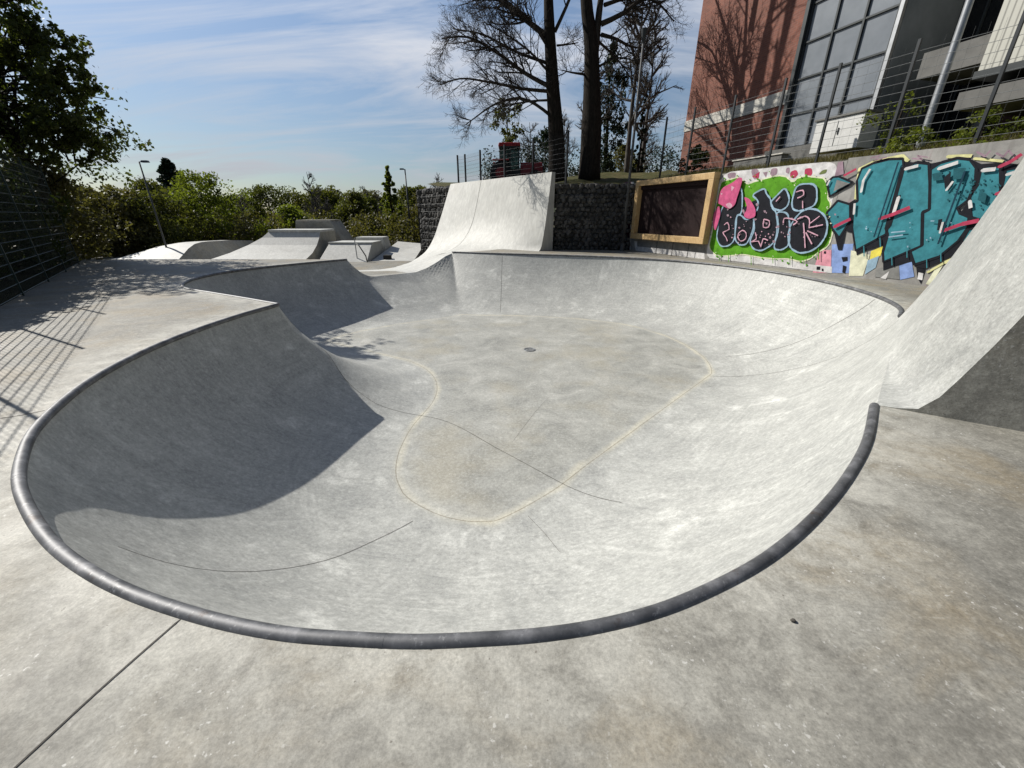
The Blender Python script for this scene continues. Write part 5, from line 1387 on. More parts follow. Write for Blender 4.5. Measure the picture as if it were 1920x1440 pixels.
M['lamp_pole'] = simple('lamp_pole_steel', (.07, .073, .075), .6, .3)
lamp((5.28, 20.15, 0), 8.0, 'tall slim street lamp beside the far end of the graffiti wall', (0, 0), 'cone', .055, .045)
lamp((-25.0, 30.5, G0), 6.4, 'dark street lamp in front of the green bushes at the left', (.8, 0), 'box', .055, .045)
lamp((-10.9, 46, G0), 7.4, 'pale street lamp beside the tall bright green tree', (-.6, 0), 'box', .08, .06)

# ------------------------------------------------------------------ fences
M['fence_green'] = simple('fence_green', (.012, .030, .024), .5, .1)
M['fence_dark'] = simple('fence_anthracite', (.014, .018, .022), .5, .2)
M['wire'] = simple('fence_wire', (.22, .23, .23), .45, .3)
def fence(loc, pts, h, posts, mat_post, mat_wire, lab, dz=.2, dv=.1, rw=.004, rv=.0025, pr=.03, sub=None, zfun=None):
    """posts: list of distances along the polyline of plan points pts"""
    root = thing('mesh_fence', loc, lab, 'fence')
    P = np.array(pts, float)[:, :2]; s = np.concatenate([[0], np.cumsum(np.linalg.norm(np.diff(P, axis=0), axis=1))])
    zb = zfun or (lambda x, y: pts[0][2])
    def at(d): return np.array([np.interp(d, s, P[:, 0]), np.interp(d, s, P[:, 1])])
    for d in posts:
        x, y = at(d); z = zb(x, y)
        mb = MB(); mb.box((x, y, z + h / 2 + .03), (pr * 2, pr * 2, h + .06), Matrix.Rotation(math.atan2(*(P[1] - P[0])[::-1]), 3, 'Z')); mb.build('post', mat_post, root)
    for d0, d1 in zip(posts[:-1], posts[1:]):
        a, b = at(d0), at(d1); za, zb_ = zb(*a), zb(*b)
        mb = MB(); L = np.linalg.norm(b - a)
        for k in np.arange(.06, h + .01, dz):
            mb.tube([(*a, za + k), (*b, zb_ + k)], rw, 4, caps=False)
        n = int(L / dv)
        for i in range(1, n):
            q = a + (b - a) * i / n; zq = za + (zb_ - za) * i / n
            mb.tube([(*q, zq + .04), (*q, zq + h)], rv, 3, caps=False)
        mb.build('mesh_panel', mat_wire, root)
    fix(root); return root
L0 = F0 - FD * 10.8; L1 = F0 + FD * 10.9
fence((*L0, 0), [(*L0, 0), (*L1, 0)], 3.0, list(np.arange(0, 21.8, 2.5)) , M['fence_green'], M['fence_green'], 'tall dark green mesh fence along the left side of the deck', .2, .1, .008, .003, .016)
A = WA - WNR * .5
wa = [0.5, 2.1, 4.0, 5.86, 7.47, 9.25, 11.0, 13.2, 15.6, 18.0]
fence((*(A + WDR * .5), 3.0), [(*A, 3.05), (*(A + WDR * 24), 3.05)], 2.45, wa, M['fence_dark'], M['wire'], 'dark mesh fence standing along the top of the graffiti wall', .2, .25, .0048, .002, .03, zfun=lambda x, y: hill_z(x, y))
q0 = np.array(ec(24.8, 14.35, 0)[:2]); q1 = np.array(ec(14.6, 14.35, 0)[:2])
fence((*q0, 3.0), [(*q0, 3.05), (*q1, 3.05)], 2.05, [0, .9, 2.6, 5.0, 7.4, 9.8], M['fence_dark'], M['fence_dark'], 'dark mesh fence behind the top edge of the tall quarter pipe', .2, .1, .006, .004, .04, zfun=lambda x, y: hill_z(x, y))
# thick steel post
root = thing('steel_post', wp(9.46, 3.4, -1.5), 'thick pale steel post rising out of frame behind the wall top fence', 'post')
mb = MB(); x, y, _ = wp(9.46, 0, -1.5); mb.tube([(x, y, 3.0), (x, y, 6), (x, y, 9.5)], [.085, .08, .07], 14); mb.build('pole', M['steel'], root, True, 50)
mb = MB(); mb.tube([(x, y, 3.1), (x, y, 3.42)], .15, 14); mb.build('base', M['steel'], root, True, 50); fix(root)

# ------------------------------------------------------------------ building
BS = .909; BP = np.array([9.05, 24.5]); BDR = np.array([.28, -.96]); BNR = np.array([-.96, -.28])
def bp(k, z, off=0.0): q = BP + BDR * k * BS + BNR * off; return (float(q[0]), float(q[1]), 1.6 + (z - 1.6) * BS)
def bbox(mb, k0, k1, z0, z1, o0, o1):
    b = [bp(k0, z0, o1), bp(k0, z0, o0), bp(k1, z0, o0), bp(k1, z0, o1)]
    mb.hexa(b, [(x, y, 1.6 + (z1 - 1.6) * BS) for x, y, _ in b]); return mb
def brick_mat():
    t = NT('red_brick'); c = t.coords()
    uv = t.n('CombineXYZ', i0=t.n('SeparateXYZ', i0=t.mapped(c, (1, 1, 1), (0, 0, math.radians(73.7)))).outputs[0], i1=t.n('SeparateXYZ', i0=c).outputs[2]).outputs[0]
    b = t.n('TexBrick', Vector=uv, Scale=1.0, Color1=(.225, .076, .047, 1), Color2=(.165, .055, .036, 1), Mortar=(.18, .115, .09, 1), Mortar__Size=.006, Brick__Width=.25, Row__Height=.075).outputs[0]
    n = t.noise(c, .8, 6, .65)
    col = t.mix(1.0, b, t.ramp(n, [(.3, .75), (.7, 1.15)]), 'MULTIPLY')
    return t.set(Base__Color=col, Roughness=.85)
M['brick'] = brick_mat()
def metal_mat():
    t = NT('grey_cladding'); c = t.coords()
    s = t.n('SeparateXYZ', i0=t.mapped(c, (1, 1, 1), (0, 0, math.radians(73.7)))).outputs[0]
    st = t.math('FRACT', t.math('MULTIPLY', s, 1.6)); ln = t.ramp(st, [(.0, 0), (.03, 1), (.97, 1), (1, 0)])
    col = t.mix(ln, (.06, .065, .07), t.ramp(t.noise(c, 1.2, 5), [(.3, (.15, .168, .185)), (.7, (.22, .24, .26))]))
    return t.set(Base__Color=col, Roughness=.6, Metallic=0.0, Specular__IOR__Level=.15)
M['cladding'] = metal_mat()
def facade_glass():
    t = NT('facade_glass'); c = t.coords(); n = t.noise(c, .9, 4, .6)
    t.bump(t.noise(c, .7, 2, .5), .05, .05)
    return t.set(Base__Color=t.ramp(n, [(.3, (.14, .158, .178)), (.7, (.21, .23, .255))]), Roughness=.3, Specular__IOR__Level=.6)
M['facade_glass'] = facade_glass()
M['band'] = simple('pale_band', (.50, .48, .43), .8, 0, .25, 5)
M['glass_dark'] = simple('dark_glass', (.008, .009, .011), .12, 0, .1)
M['conc_beam'] = simple('beam_concrete', (.13, .128, .12), .8, 0, .2, 4)
def slat_mat():
    t = NT('white_slats'); c = t.coords()
    s = t.n('SeparateXYZ', i0=t.mapped(c, (1, 1, 1), (0, 0, math.radians(73.7)))).outputs[0]
    st = t.math('FRACT', t.math('MULTIPLY', s, 7.0)); ln = t.ramp(st, [(.0, .35), (.2, 1), (.8, 1), (1, .35)])
    col = t.mix(1.0, (.46, .455, .40, 1), ln, 'MULTIPLY')
    return t.set(Base__Color=col, Roughness=.6)
M['slats'] = slat_mat()
M['darkred'] = simple('dark_red_panel', (.055, .016, .014), .7, 0, .2, 3)
bd = thing('brick_building', bp(5, 4), 'tall red brick building with a pale band, grey metal wing and dark recessed entrance', 'building')
mb = MB(); bbox(mb, 0, 6.6, 2.5, 6.0, -14, 0); bbox(mb, 0, 6.6, 6.53, 17, -14, 0); mb.build('brick_wall', M['brick'], bd)
mb = MB(); bbox(mb, -.03, 6.62, 6.003, 6.527, -14, .035); mb.build('band', M['band'], bd)
mb = MB(); bbox(mb, 6.603, 10.4, 2.5, 17, -14, -.16); mb.build('metal_wing', M['cladding'], bd)
mb = MB(); bbox(mb, 6.8, 10.28, 4.25, 16.9, -.157, -.12); gl_ = mb.build('window', M['facade_glass'], bd)
for kk in np.linspace(6.82, 10.26, 4):
    mb = MB(); bbox(mb, kk - .035, kk + .035, 4.2, 16.95, -.119, -.05); mb.build('mullion', M['dark_steel'], gl_)
for zz_ in np.arange(4.3, 16.9, 1.25):
    mb = MB(); bbox(mb, 6.79, 10.29, zz_ - .03, zz_ + .03, -.118, -.06); mb.build('transom', M['dark_steel'], gl_)
mb = MB(); bbox(mb, 6.62, 6.78, 2.5, 17, -.12, .06); mb.build('corner_pipe', M['dark_steel'], bd)
mb = MB(); bbox(mb, 10.3, 10.42, 2.5, 17, -.118, .0); mb.build('corner_trim', M['steel'], bd)
mb = MB(); bbox(mb, 10.43, 30, 2.5, 17, -14, -2.6); mb.build('recess_wall', M['darkred'], bd)
for k0, k1, z0, z1 in ((10.5, 12.4, 3.4, 9.0), (12.6, 15.8, 6.9, 12.0), (16.0, 22, 3.6, 9)):
    mb = MB(); bbox(mb, k0, k1, z0, z1, -2.6, -2.52); w = mb.build('window', M['glass_dark'], bd)
    mb = MB()
    for kk in np.linspace(k0, k1, 4): bbox(mb, kk - .03, kk + .03, z0, z1, -2.52, -2.46)
    bbox(mb, k0, k1, z0 - .06, z0, -2.519, -2.44); mb.build('frame', M['dark_steel'], w)
mb = MB(); bbox(mb, 11.3, 13.3, 5.75, 6.45, -2.4, -.3); mb.build('beam', M['conc_beam'], bd)
mb = MB(); bbox(mb, 13.2, 18.5, 5.45, 12, -2.5, .1); mb.build('slatted_bay', M['slats'], bd)
mb = MB(); bbox(mb, 13.15, 18.6, 5.25, 5.44, -2.5, .15); mb.build('bay_soffit', M['dark_steel'], bd)
mb = MB(); bbox(mb, 12.9, 18.4, 4.55, 5.0, -2.4, .05); mb.build('ledge', M['conc_beam'], bd)
mb = MB(); bbox(mb, 6.6, 10.6, 3.6, 4.2, -.1, .5); mb.build('plinth', M['conc_beam'], bd)
fix(bd)
for w in bd.children:
    for c in w.children: c.matrix_parent_inverse = Matrix.Identity(4)
M['cabinet'] = simple('white_cabinet', (.56, .56, .54), .5, 0, .1)
root = thing('utility_cabinet', bp(10.0, 3.8, .9), 'white utility cabinet on the grass in front of the grey metal wing', 'cabinet')
mb = MB(); bbox(mb, 9.7, 11.4, 3.7, 4.72, .75, 1.45); mb.build('cabinet_body', M['cabinet'], root, bevel=.015)
mb = MB(); bbox(mb, 9.65, 11.45, 4.721, 4.79, .7, 1.5); mb.build('lid', M['conc_beam'], root, bevel=.01)
mb = MB(); bbox(mb, 10.53, 10.55, 3.85, 4.62, 1.45, 1.456); bbox(mb, 10.6, 10.63, 4.2, 4.4, 1.45, 1.475); bbox(mb, 10.538, 10.64, 4.29, 4.31, 1.45, 1.47); mb.build('door', M['dark_steel'], root); fix(root)
root = thing('low_wall', bp(3, 3.6, 2.6), 'low pale concrete kerb wall on the grass behind the fence', 'low wall')
mb = MB(); bbox(mb, 6.9, 9.3, 3.3, 3.72, 1.9, 2.2); mb.build('wall_body', M['conc_beam'], root, bevel=.02)
mb = MB(); bbox(mb, 6.85, 9.35, 3.721, 3.77, 1.86, 2.24); mb.build('cap', M['band'], root, bevel=.01); fix(root)

# ------------------------------------------------------------------ tractor
M['tractor_red'] = simple('tractor_red', (.34, .024, .028), .4, 0, .15)
M['rubber'] = simple('tyre_rubber', (.02, .02, .02), .85)
def glass_mat():
    t = NT('cab_glass'); return t.set(Base__Color=(.10, .16, .14), Roughness=.08, Transmission__Weight=.6, IOR=1.1)
M['cab_glass'] = glass_mat()
tx, ty = .1, 27.0; tz = hill_z(tx, ty)
tr = thing('tractor', (tx, ty, tz), 'small red tractor with a glazed cab parked behind the quarter pipe', 'tractor')
def tbox(mb, x0, x1, y0, y1, z0, z1, tap=0.0):
    b = [(tx + x0, ty + y0, tz + z0), (tx + x1, ty + y0, tz + z0), (tx + x1, ty + y1, tz + z0), (tx + x0, ty + y1, tz + z0)]
    t = [(tx + x0 + tap, ty + y0 + tap, tz + z1), (tx + x1 - tap, ty + y0 + tap, tz + z1), (tx + x1 - tap, ty + y1 - tap, tz + z1), (tx + x0 + tap, ty + y1 - tap, tz + z1)]
    mb.hexa(b, t); return mb
mb = MB(); tbox(mb, .35, 1.75, -.42, .42, .55, 1.22, .06); mb.build('hood', M['tractor_red'], tr, bevel=.05)
mb = MB(); tbox(mb, 1.55, 1.80, -.36, .36, .6, 1.05); mb.build('grille', M['dark_steel'], tr, bevel=.02)
mb = MB(); tbox(mb, -1.0, .4, -.55, .55, .45, .85); mb.build('chassis', M['dark_steel'], tr, bevel=.03)
mb = MB(); tbox(mb, -.8, .3, -.6, .6, .86, 2.0, .06); mb.build('cab', M['cab_glass'], tr, bevel=.02)
mb = MB(); tbox(mb, -.9, .4, -.68, .68, 2.02, 2.2, .05); mb.build('roof', M['tractor_red'], tr, bevel=.04)
mb = MB()
for x in (-.8, -.2, .3):
    for y in (-.6, .6): tbox(mb, x - .03, x + .03, y - .03, y + .03, .86, 2.02)
for y in (-.6, .6): tbox(mb, -.83, .33, y - .035, y + .035, 1.94, 2.015)
for x in (-.8, .3): tbox(mb, x - .035, x + .035, -.62, .62, 1.93, 2.012)
mb.build('cab_frame', M['dark_steel'], tr)
for x, rad, w in ((-.75, .62, .34), (1.25, .40, .24)):
    for s in (-1, 1):
        mb = MB(); y = s * .78
        c = Vector((tx + x, ty + y, tz + rad))
        mb.tube([c + Vector((0, q, 0)) for q in (-w / 2, -w / 2 + .04, w / 2 - .04, w / 2)], [rad * .86, rad, rad, rad * .86], 22)
        wh = mb.build('wheel', M['rubber'], tr, True, 40)
        mb = MB(); mb.tube([c + Vector((0, q, 0)) for q in (-w / 2 - .012, w / 2 + .012)], rad * .5, 16); mb.build('rim', M['tractor_red'], wh, True, 40)
for s in (-1, 1):
    mb = MB(); tbox(mb, -1.25, -.25, s * .78 - .2, s * .78 + .2, 1.27, 1.33, .02); mb.build('mudguard', M['tractor_red'], tr, bevel=.02)
fix(tr)
for w in tr.children:
    for c in w.children: c.matrix_parent_inverse = Matrix.Identity(4)

# ------------------------------------------------------------------ trees and shrubs
def bark_mat(name, a, b):
    t = NT(name); c = t.coords()
    n = t.noise(t.mapped(c, (9, 9, 1.6)), 2.0, 7, .7, .6)
    col = t.ramp(n, [(.35, a), (.65, b)])
    t.bump(n, .7, .04)
    return t.set(Base__Color=col, Roughness=.9, Specular__IOR__Level=.1)
M['bark'] = bark_mat('dark_bark', (.010, .0085, .007), (.036, .030, .024))
M['bark_grey'] = bark_mat('grey_bark', (.05, .046, .042), (.13, .12, .11))
def leaf_mat(name, a, b, c_, tr=.35):
    t = NT(name); co = t.n('NewGeometry').outputs['Position']
    n = t.noise(co, 1.1, 4, .6); f = t.noise(co, 17, 2, .6)
    k = t.mix(.55, n, f)
    col = t.ramp(k, [(.32, a), (.5, b), (.68, c_)])
    t.set(Base__Color=col, Roughness=.55, Specular__IOR__Level=.25)
    d = t.n('BsdfTranslucent', Color=t.mix(1.0, col, (1.5, 1.6, .7), 'MULTIPLY'))
    m = t.n('MixShader', i0=tr); t.t.links.new(t.b.outputs[0], m.inputs[1]); t.t.links.new(d.outputs[0], m.inputs[2])
    t.t.links.new(m.outputs[0], t.out.inputs[0])
    return t.m
M['leaf_dark'] = leaf_mat('leaf_dark', (.016, .023, .007), (.032, .044, .012), (.06, .072, .02), .32)
M['leaf_olive'] = leaf_mat('leaf_olive', (.036, .041, .011), (.075, .080, .02), (.13, .13, .034), .42)
M['leaf_lime'] = leaf_mat('leaf_lime', (.05, .066, .012), (.11, .132, .022), (.18, .20, .04), .5)
M['leaf_brown'] = leaf_mat('leaf_brown', (.038, .034, .014), (.08, .072, .028), (.12, .116, .04), .4)
M['leaf_wood'] = leaf_mat('leaf_wood', (.028, .034, .011), (.058, .066, .019), (.10, .105, .03), .45)
M['leaf_tree'] = leaf_mat('leaf_tree', (.026, .034, .010), (.055, .068, .017), (.095, .11, .028), .42)
M['twig'] = bark_mat('twig_bark', (.022, .019, .016), (.065, .056, .048))
M['leaf_needle'] = leaf_mat('leaf_needle', (.008, .016, .008), (.018, .032, .015), (.03, .05, .02), .12)

def leaves(C, S, n, size, r, asp=.6, flat=0.0):
    """n small leaf faces round every clump centre C (radius S)"""
    C = np.repeat(np.asarray(C, float), n, 0); S = np.repeat(np.asarray(S, float), n, 0)
    N = len(C); u = r.normal(0, 1, (N, 3)); u /= np.linalg.norm(u, axis=1)[:, None]
    P = C + u * (S * r.uniform(.15, 1, N) ** .6)[:, None] if S.ndim == 1 else C + u * S * (r.uniform(.15, 1, N) ** .6)[:, None]
    a = r.normal(0, 1, (N, 3)); a[:, 2] *= (1 - flat); a /= np.linalg.norm(a, axis=1)[:, None]
    b = np.cross(a, r.normal(0, 1, (N, 3))); b /= np.linalg.norm(b, axis=1)[:, None]
    s = size * r.uniform(.6, 1.35, N)[:, None]
    V = np.stack([P - a * s, P - b * s * asp, P + a * s, P + b * s * asp], 1).reshape(-1, 3)
    return V
def quads(name, V, mat, parent=None):
    n = len(V) // 4
    me = fast_mesh(name, V, np.arange(n * 4), [4] * n)
    return link(name, me, mat, parent)

class Branches:
    def __init__(self, seed): self.r = np.random.default_rng(seed); self.mb = MB(); self.tw = []; self.tips = []
    def limb(self, pts, r0, r1, n=7):
        self.mb.tube(pts, list(np.linspace(r0, r1, len(pts))), n)
    def grow(self, p, d, L, rad, depth, up=.12, bend=.28, kids=7, spread=.75, ratio=.55):
        r = self.r; p = np.array(p, float); d = np.array(d, float); d /= np.linalg.norm(d)
        k = 4 if depth > 1 else 3; pts = [p]
        for i in range(k):
            d = d + r.normal(0, bend * .5, 3) + np.array((0, 0, up)); d /= np.linalg.norm(d)
            pts.append(pts[-1] + d * L / k)
        rr = list(np.linspace(rad, max(.0038, rad * .35), k + 1))
        if rad > .02: self.mb.tube(pts, rr, 5 if rad > .04 else 4, caps=False)
        else: self.tw.append((pts, rr))
        if depth == 0: self.tips.append(pts[-1]); return
        for j in range(kids):
            t = r.uniform(.2, 1.0); i = min(k - 1, int(t * k)); q = pts[i] + (pts[i + 1] - pts[i]) * (t * k - i)
            dd = pts[i + 1] - pts[i]; dd = dd / np.linalg.norm(dd)
            s = np.cross(dd, r.normal(0, 1, 3)); s /= np.linalg.norm(s)
            nd = dd * (1 - spread * .45) + s * spread
            self.grow(q, nd, L * ratio * r.uniform(.65, 1.25) * (1.1 - .5 * t), max(.005, rad * (.62 - .25 * t)), depth - 1, up, bend, kids, spread, ratio)
    def finish(self, name, mat, parent):
        # twigs as three-sided prisms, in one go
        V = list(self.mb.v); Fl = [i for f in self.mb.f for i in f]; Sz = [len(f) for f in self.mb.f]
        base = len(V); VV = []; LL = []
        for pts, rr in self.tw:
            P = np.array(pts); d = P[-1] - P[0]; l = np.linalg.norm(d)
            d = d / l; s = np.cross(d, (0.3, .2, .9)); s /= np.linalg.norm(s); w = np.cross(d, s)
            for p, q in zip(P, rr):
                for a in (0, 2.094, 4.189): VV.append(p + (s * math.cos(a) + w * math.sin(a)) * q)
            for i in range(len(P) - 1):
                for j in range(3):
                    a = base + i * 3 + j; b = base + i * 3 + (j + 1) % 3
                    LL += [a, b, b + 3, a + 3]
            base += 3 * len(P)
        V = np.vstack([np.array(V).reshape(-1, 3), np.array(VV).reshape(-1, 3)]) if VV else np.array(V)
        me = fast_mesh(name, V, Fl + LL, Sz + [4] * (len(LL) // 4))
        return link(name, me, mat, parent, True)

# two tall bare trees on the terrace
def big_bare(loc, lab, trunk, limbs, seed, mat, tr0, tr1):
    root = thing('bare_tree', loc, lab, 'tree')
    mb = MB(); T = catmull(trunk, .5); n = len(T)
    z = np.linspace(0, 1, n); rad = tr0 + (tr1 - tr0) * np.clip(z * 1.5 - .25, 0, 1) ** .8 + .22 * tr0 * np.exp(-z * 14)
    mb.tube([tuple(p) for p in T], list(rad), 14); mb.build('trunk', mat, root, True)
    B = Branches(seed)
    for pts, r0, r1 in limbs:
        Q = catmull(pts, .35); B.limb([tuple(p) for p in Q], r0, r1)
        L = np.sum(np.linalg.norm(np.diff(Q, axis=0), axis=1)); hi = Q[:, 2].mean() > 11.6; m = max(4, int(L * 1.6)) if hi else max(6, int(L * 4.8))
        for j in range(m):
            t = B.r.uniform(.22, 1.0) if j < m - 3 else 1.0
            i = min(len(Q) - 2, int(t * (len(Q) - 1))); q = Q[i]; dd = Q[i + 1] - Q[i]; dd /= np.linalg.norm(dd)
            s = np.cross(dd, B.r.normal(0, 1, 3)); s /= np.linalg.norm(s)
            B.grow(q, dd * .75 + s * .7 + np.array((0, 0, .05)), B.r.uniform(1.1, 2.1) * (1.15 - .45 * t), max(.016, (r0 + (r1 - r0) * t) * .5), 1 if hi else 2, .07, .2, 6, .72, .6)
    B.finish('crown', M['twig'], root)
    fix(root); return root
def limbs_from(x0, y0, items, seed):
    r = np.random.default_rng(seed); out = []
    for pts, r0, r1, dy in items:
        n = len(pts); out.append(([(x, y0 + dy * (i / (n - 1)) ** 1.1 + r.normal(0, .08) * (i > 0), z) for i, (x, z) in enumerate(pts)], r0, r1))
    return out
T1 = limbs_from(2, 24, [
    ([(1.98, 7.4), (.65, 7.94), (-.77, 8.68), (-2.05, 9.09), (-3.2, 8.99)], .11, .03, -1.2), ([(1.99, 7.25), (.53, 7.4), (-1.05, 7.73), (-2.62, 7.94), (-3.7, 7.73)], .09, .025, .8),
    ([(1.7, 9.4), (1.0, 9.9), (0, 10.5), (-1.2, 11.3), (-2.4, 12.0)], .14, .04, .6), ([(1.9, 6.28), (1.2, 6.67), (.4, 6.89), (-.8, 6.6), (-2.3, 5.7)], .08, .022, -.8), ([(1.75, 12.6), (.9, 13.8), (.3, 15.6), (0, 17.4)], .14, .04, 1.0), ([(1.6, 13.4), (2.6, 14.8), (3.2, 16.6)], .13, .04, -.6), ([(1.6, 10.4), (2.0, 11.6), (2.2, 13.2)], .09, .03, 2.2),
    ([(2.03, 9.6), (2.49, 10.4), (2.9, 11.3), (3.2, 12.6)], .09, .03, -.8), ([(2.17, 9.09), (2.8, 9.3), (3.3, 9.5)], .05, .02, 1.0), ([(1.82, 8.37), (.26, 8.99), (-1.5, 9.9), (-3.0, 10.3)], .08, .025, 1.8), ([(1.85, 8.0), (.9, 8.6), (-.2, 9.0), (-1.2, 9.2)], .06, .02, -2.2), ([(1.75, 9.0), (.8, 9.9), (-.4, 10.3), (-1.9, 10.2)], .07, .022, -1.6),
    ([(1.6, 11.2), (.6, 12.4), (-.8, 13.4)], .1, .03, -1.4), ([(1.6, 11.8), (2.4, 13), (3.0, 14.5)], .1, .03, 1.4), ([(2.0, 6.9), (1.0, 7.0), (-.4, 6.9), (-1.6, 6.6)], .06, .02, 2.0)], 1)
big_bare((2.36, 24, 3.3), 'tall bare tree with long drooping left limbs, left of the tall pair', [(2.38, 24, 3.2), (2.3, 24, 5.2), (2.0, 24, 7.6), (1.75, 24, 10), (1.6, 24.1, 12.5), (1.5, 24, 17.5)], T1, 21, M['bark'], .40, .09)
T2 = limbs_from(4, 24, [
    ([(4.2, 9.9), (5.12, 10.2), (6.05, 10.8), (7, 11.6)], .12, .035, -.6), ([(4.25, 9.5), (5.08, 9.44), (5.88, 9.2), (6.6, 9.3)], .09, .025, .9), ([(3.65, 7.94), (2.9, 7.9), (2.36, 7.9)], .06, .02, -.9),
    ([(4.0, 8.8), (4.1, 10.6), (4.35, 12.5), (4.9, 14.8)], .19, .05, .3), ([(3.5, 10.6), (2.8, 11.9), (2.3, 13.5)], .1, .03, -1), ([(4.25, 11.6), (5.4, 12.8), (6.6, 14)], .1, .03, 1.6), ([(3.2, 12.6), (2.2, 14.2), (1.6, 16.4)], .15, .05, .6), ([(3.15, 13.2), (3.9, 14.8), (4.2, 17.0)], .15, .05, -1.0), ([(4.6, 13.6), (5.6, 15.2), (6.2, 17.2)], .13, .04, -.8), ([(3.3, 11.4), (3.0, 12.4), (2.9, 14)], .1, .03, 2.0), ([(4.1, 8.2), (4.9, 8.4), (5.8, 8.0)], .06, .02, -1.6), ([(4.3, 10.6), (5.4, 11.0), (6.8, 11.0), (8.0, 10.4)], .09, .025, 1.2), ([(4.2, 9.2), (5.4, 8.9), (6.6, 8.2)], .06, .02, 2.4)], 2)
big_bare((4.1, 24, 3.3), 'tall bare tree with a thicker forked trunk, right of the tall pair', [(4.13, 24, 3.2), (4.08, 24, 5.5), (3.94, 24, 7.7), (3.78, 24, 9.2), (3.4, 24, 11), (3.1, 24, 18)], T2, 22, M['bark'], .50, .08)

def bare_tree(loc, H, W_, lab, seed, mat, group=None, levels=2, lean=0):
    root = thing('bare_tree', loc, lab, 'tree', group); x, y, z = loc; r = np.random.default_rng(seed)
    T = catmull([(x, y, z), (x + r.normal(0, .1) + lean * .3, y, z + H * .35), (x + r.normal(0, .15) + lean, y, z + H * .7), (x + lean * 1.2, y, z + H)], .6)
    mb = MB(); mb.tube([tuple(p) for p in T], list(np.linspace(H * .017, .02, len(T))), 8); mb.build('trunk', mat, root, True)
    B = Branches(seed)
    for j in range(int(16 + H)):
        t = r.uniform(.3, 1); i = min(len(T) - 2, int(t * (len(T) - 1))); a = r.uniform(0, 6.28)
        B.grow(T[i], (math.cos(a), math.sin(a), r.uniform(.3, 1.0)), W_ * r.uniform(.7, 1.1) * (1.15 - .6 * t), H * .008, levels, .1, .3, 6, .7, .55)
    B.finish('crown', mat, root); fix(root); return root
bare_tree((7.6, 30, 3.9), 10.5, 2.6, 'slender bare tree behind the tall street lamp', 31, M['bark_grey'])
bare_tree((10.2, 36, 4.0), 10, 2.4, 'slender bare tree close to the left edge of the brick building', 32, M['bark_grey'])
bare_tree((5.7, 33, 4.0), 8, 2.0, 'bare tree standing between the thick forked trunk and the lamp', 33, M['bark_grey'])

def tree(kind, loc, H, W_, mat, lab, seed, nclump=60, nleaf=45, size=.09, group=None, cat='tree', low=.15, shape='round', bark='bark'):
    """leafy crown of many small faces in uneven clumps on a tapered trunk with limbs"""
    root = thing(kind, loc, lab, cat, group); x, y, z = loc; r = np.random.default_rng(seed)
    mb = MB(); top = z + H * .85
    T = catmull([(x, y, z - .1), (x + r.normal(0, .04) * H * .3, y, z + H * .4), (x + r.normal(0, .05) * H * .3, y, top)], .5)
    mb.tube([tuple(p) for p in T], list(np.linspace(H * .02 + .02, .015, len(T))), 8)
    C = []; S = []
    for i in range(nclump):
        t = low + (1 - low) * r.uniform(0, 1) ** .9
        if shape == 'round': prof = math.sqrt(max(.02, 1 - ((t - .5) / .56) ** 2))
        elif shape == 'cone': prof = max(.05, (1.02 - t) ** 1.05)
        elif shape == 'column': prof = max(.12, math.sin(min(1, (t - low) / (1 - low) * .9 + .12) * PI) ** .6)
        else: prof = max(.1, (1 - t ** 2.2)) 
        a = r.uniform(0, 6.28); q = prof * W_ * r.uniform(.35, 1.0) * (1 + .22 * math.sin(a * 3 + seed) + .15 * math.sin(t * 19 + seed))
        c = np.array((x + q * math.cos(a), y + q * math.sin(a), z + t * H)); C.append(c); S.append(W_ * r.uniform(.14, .30) * (.2 + .5 * prof if shape == 'cone' else 1))
        if i % 3 == 0:
            k = min(len(T) - 2, int(t * .8 * len(T))); mb.tube([tuple(T[k]), tuple((T[k] + c) / 2 + np.array((0, 0, .05 * H * .2))), tuple(c)], [.012 * H * .3 + .01, .012, .006], 4, caps=False)
    mb.build('trunk', M[bark], root, True)
    S = np.array(S); S3 = np.stack([S, S, S * (.8 if shape != 'column' else 1.3)], 1)
    quads('crown', leaves(C, S3, nleaf, size, r), mat, root)
    fix(root); return root

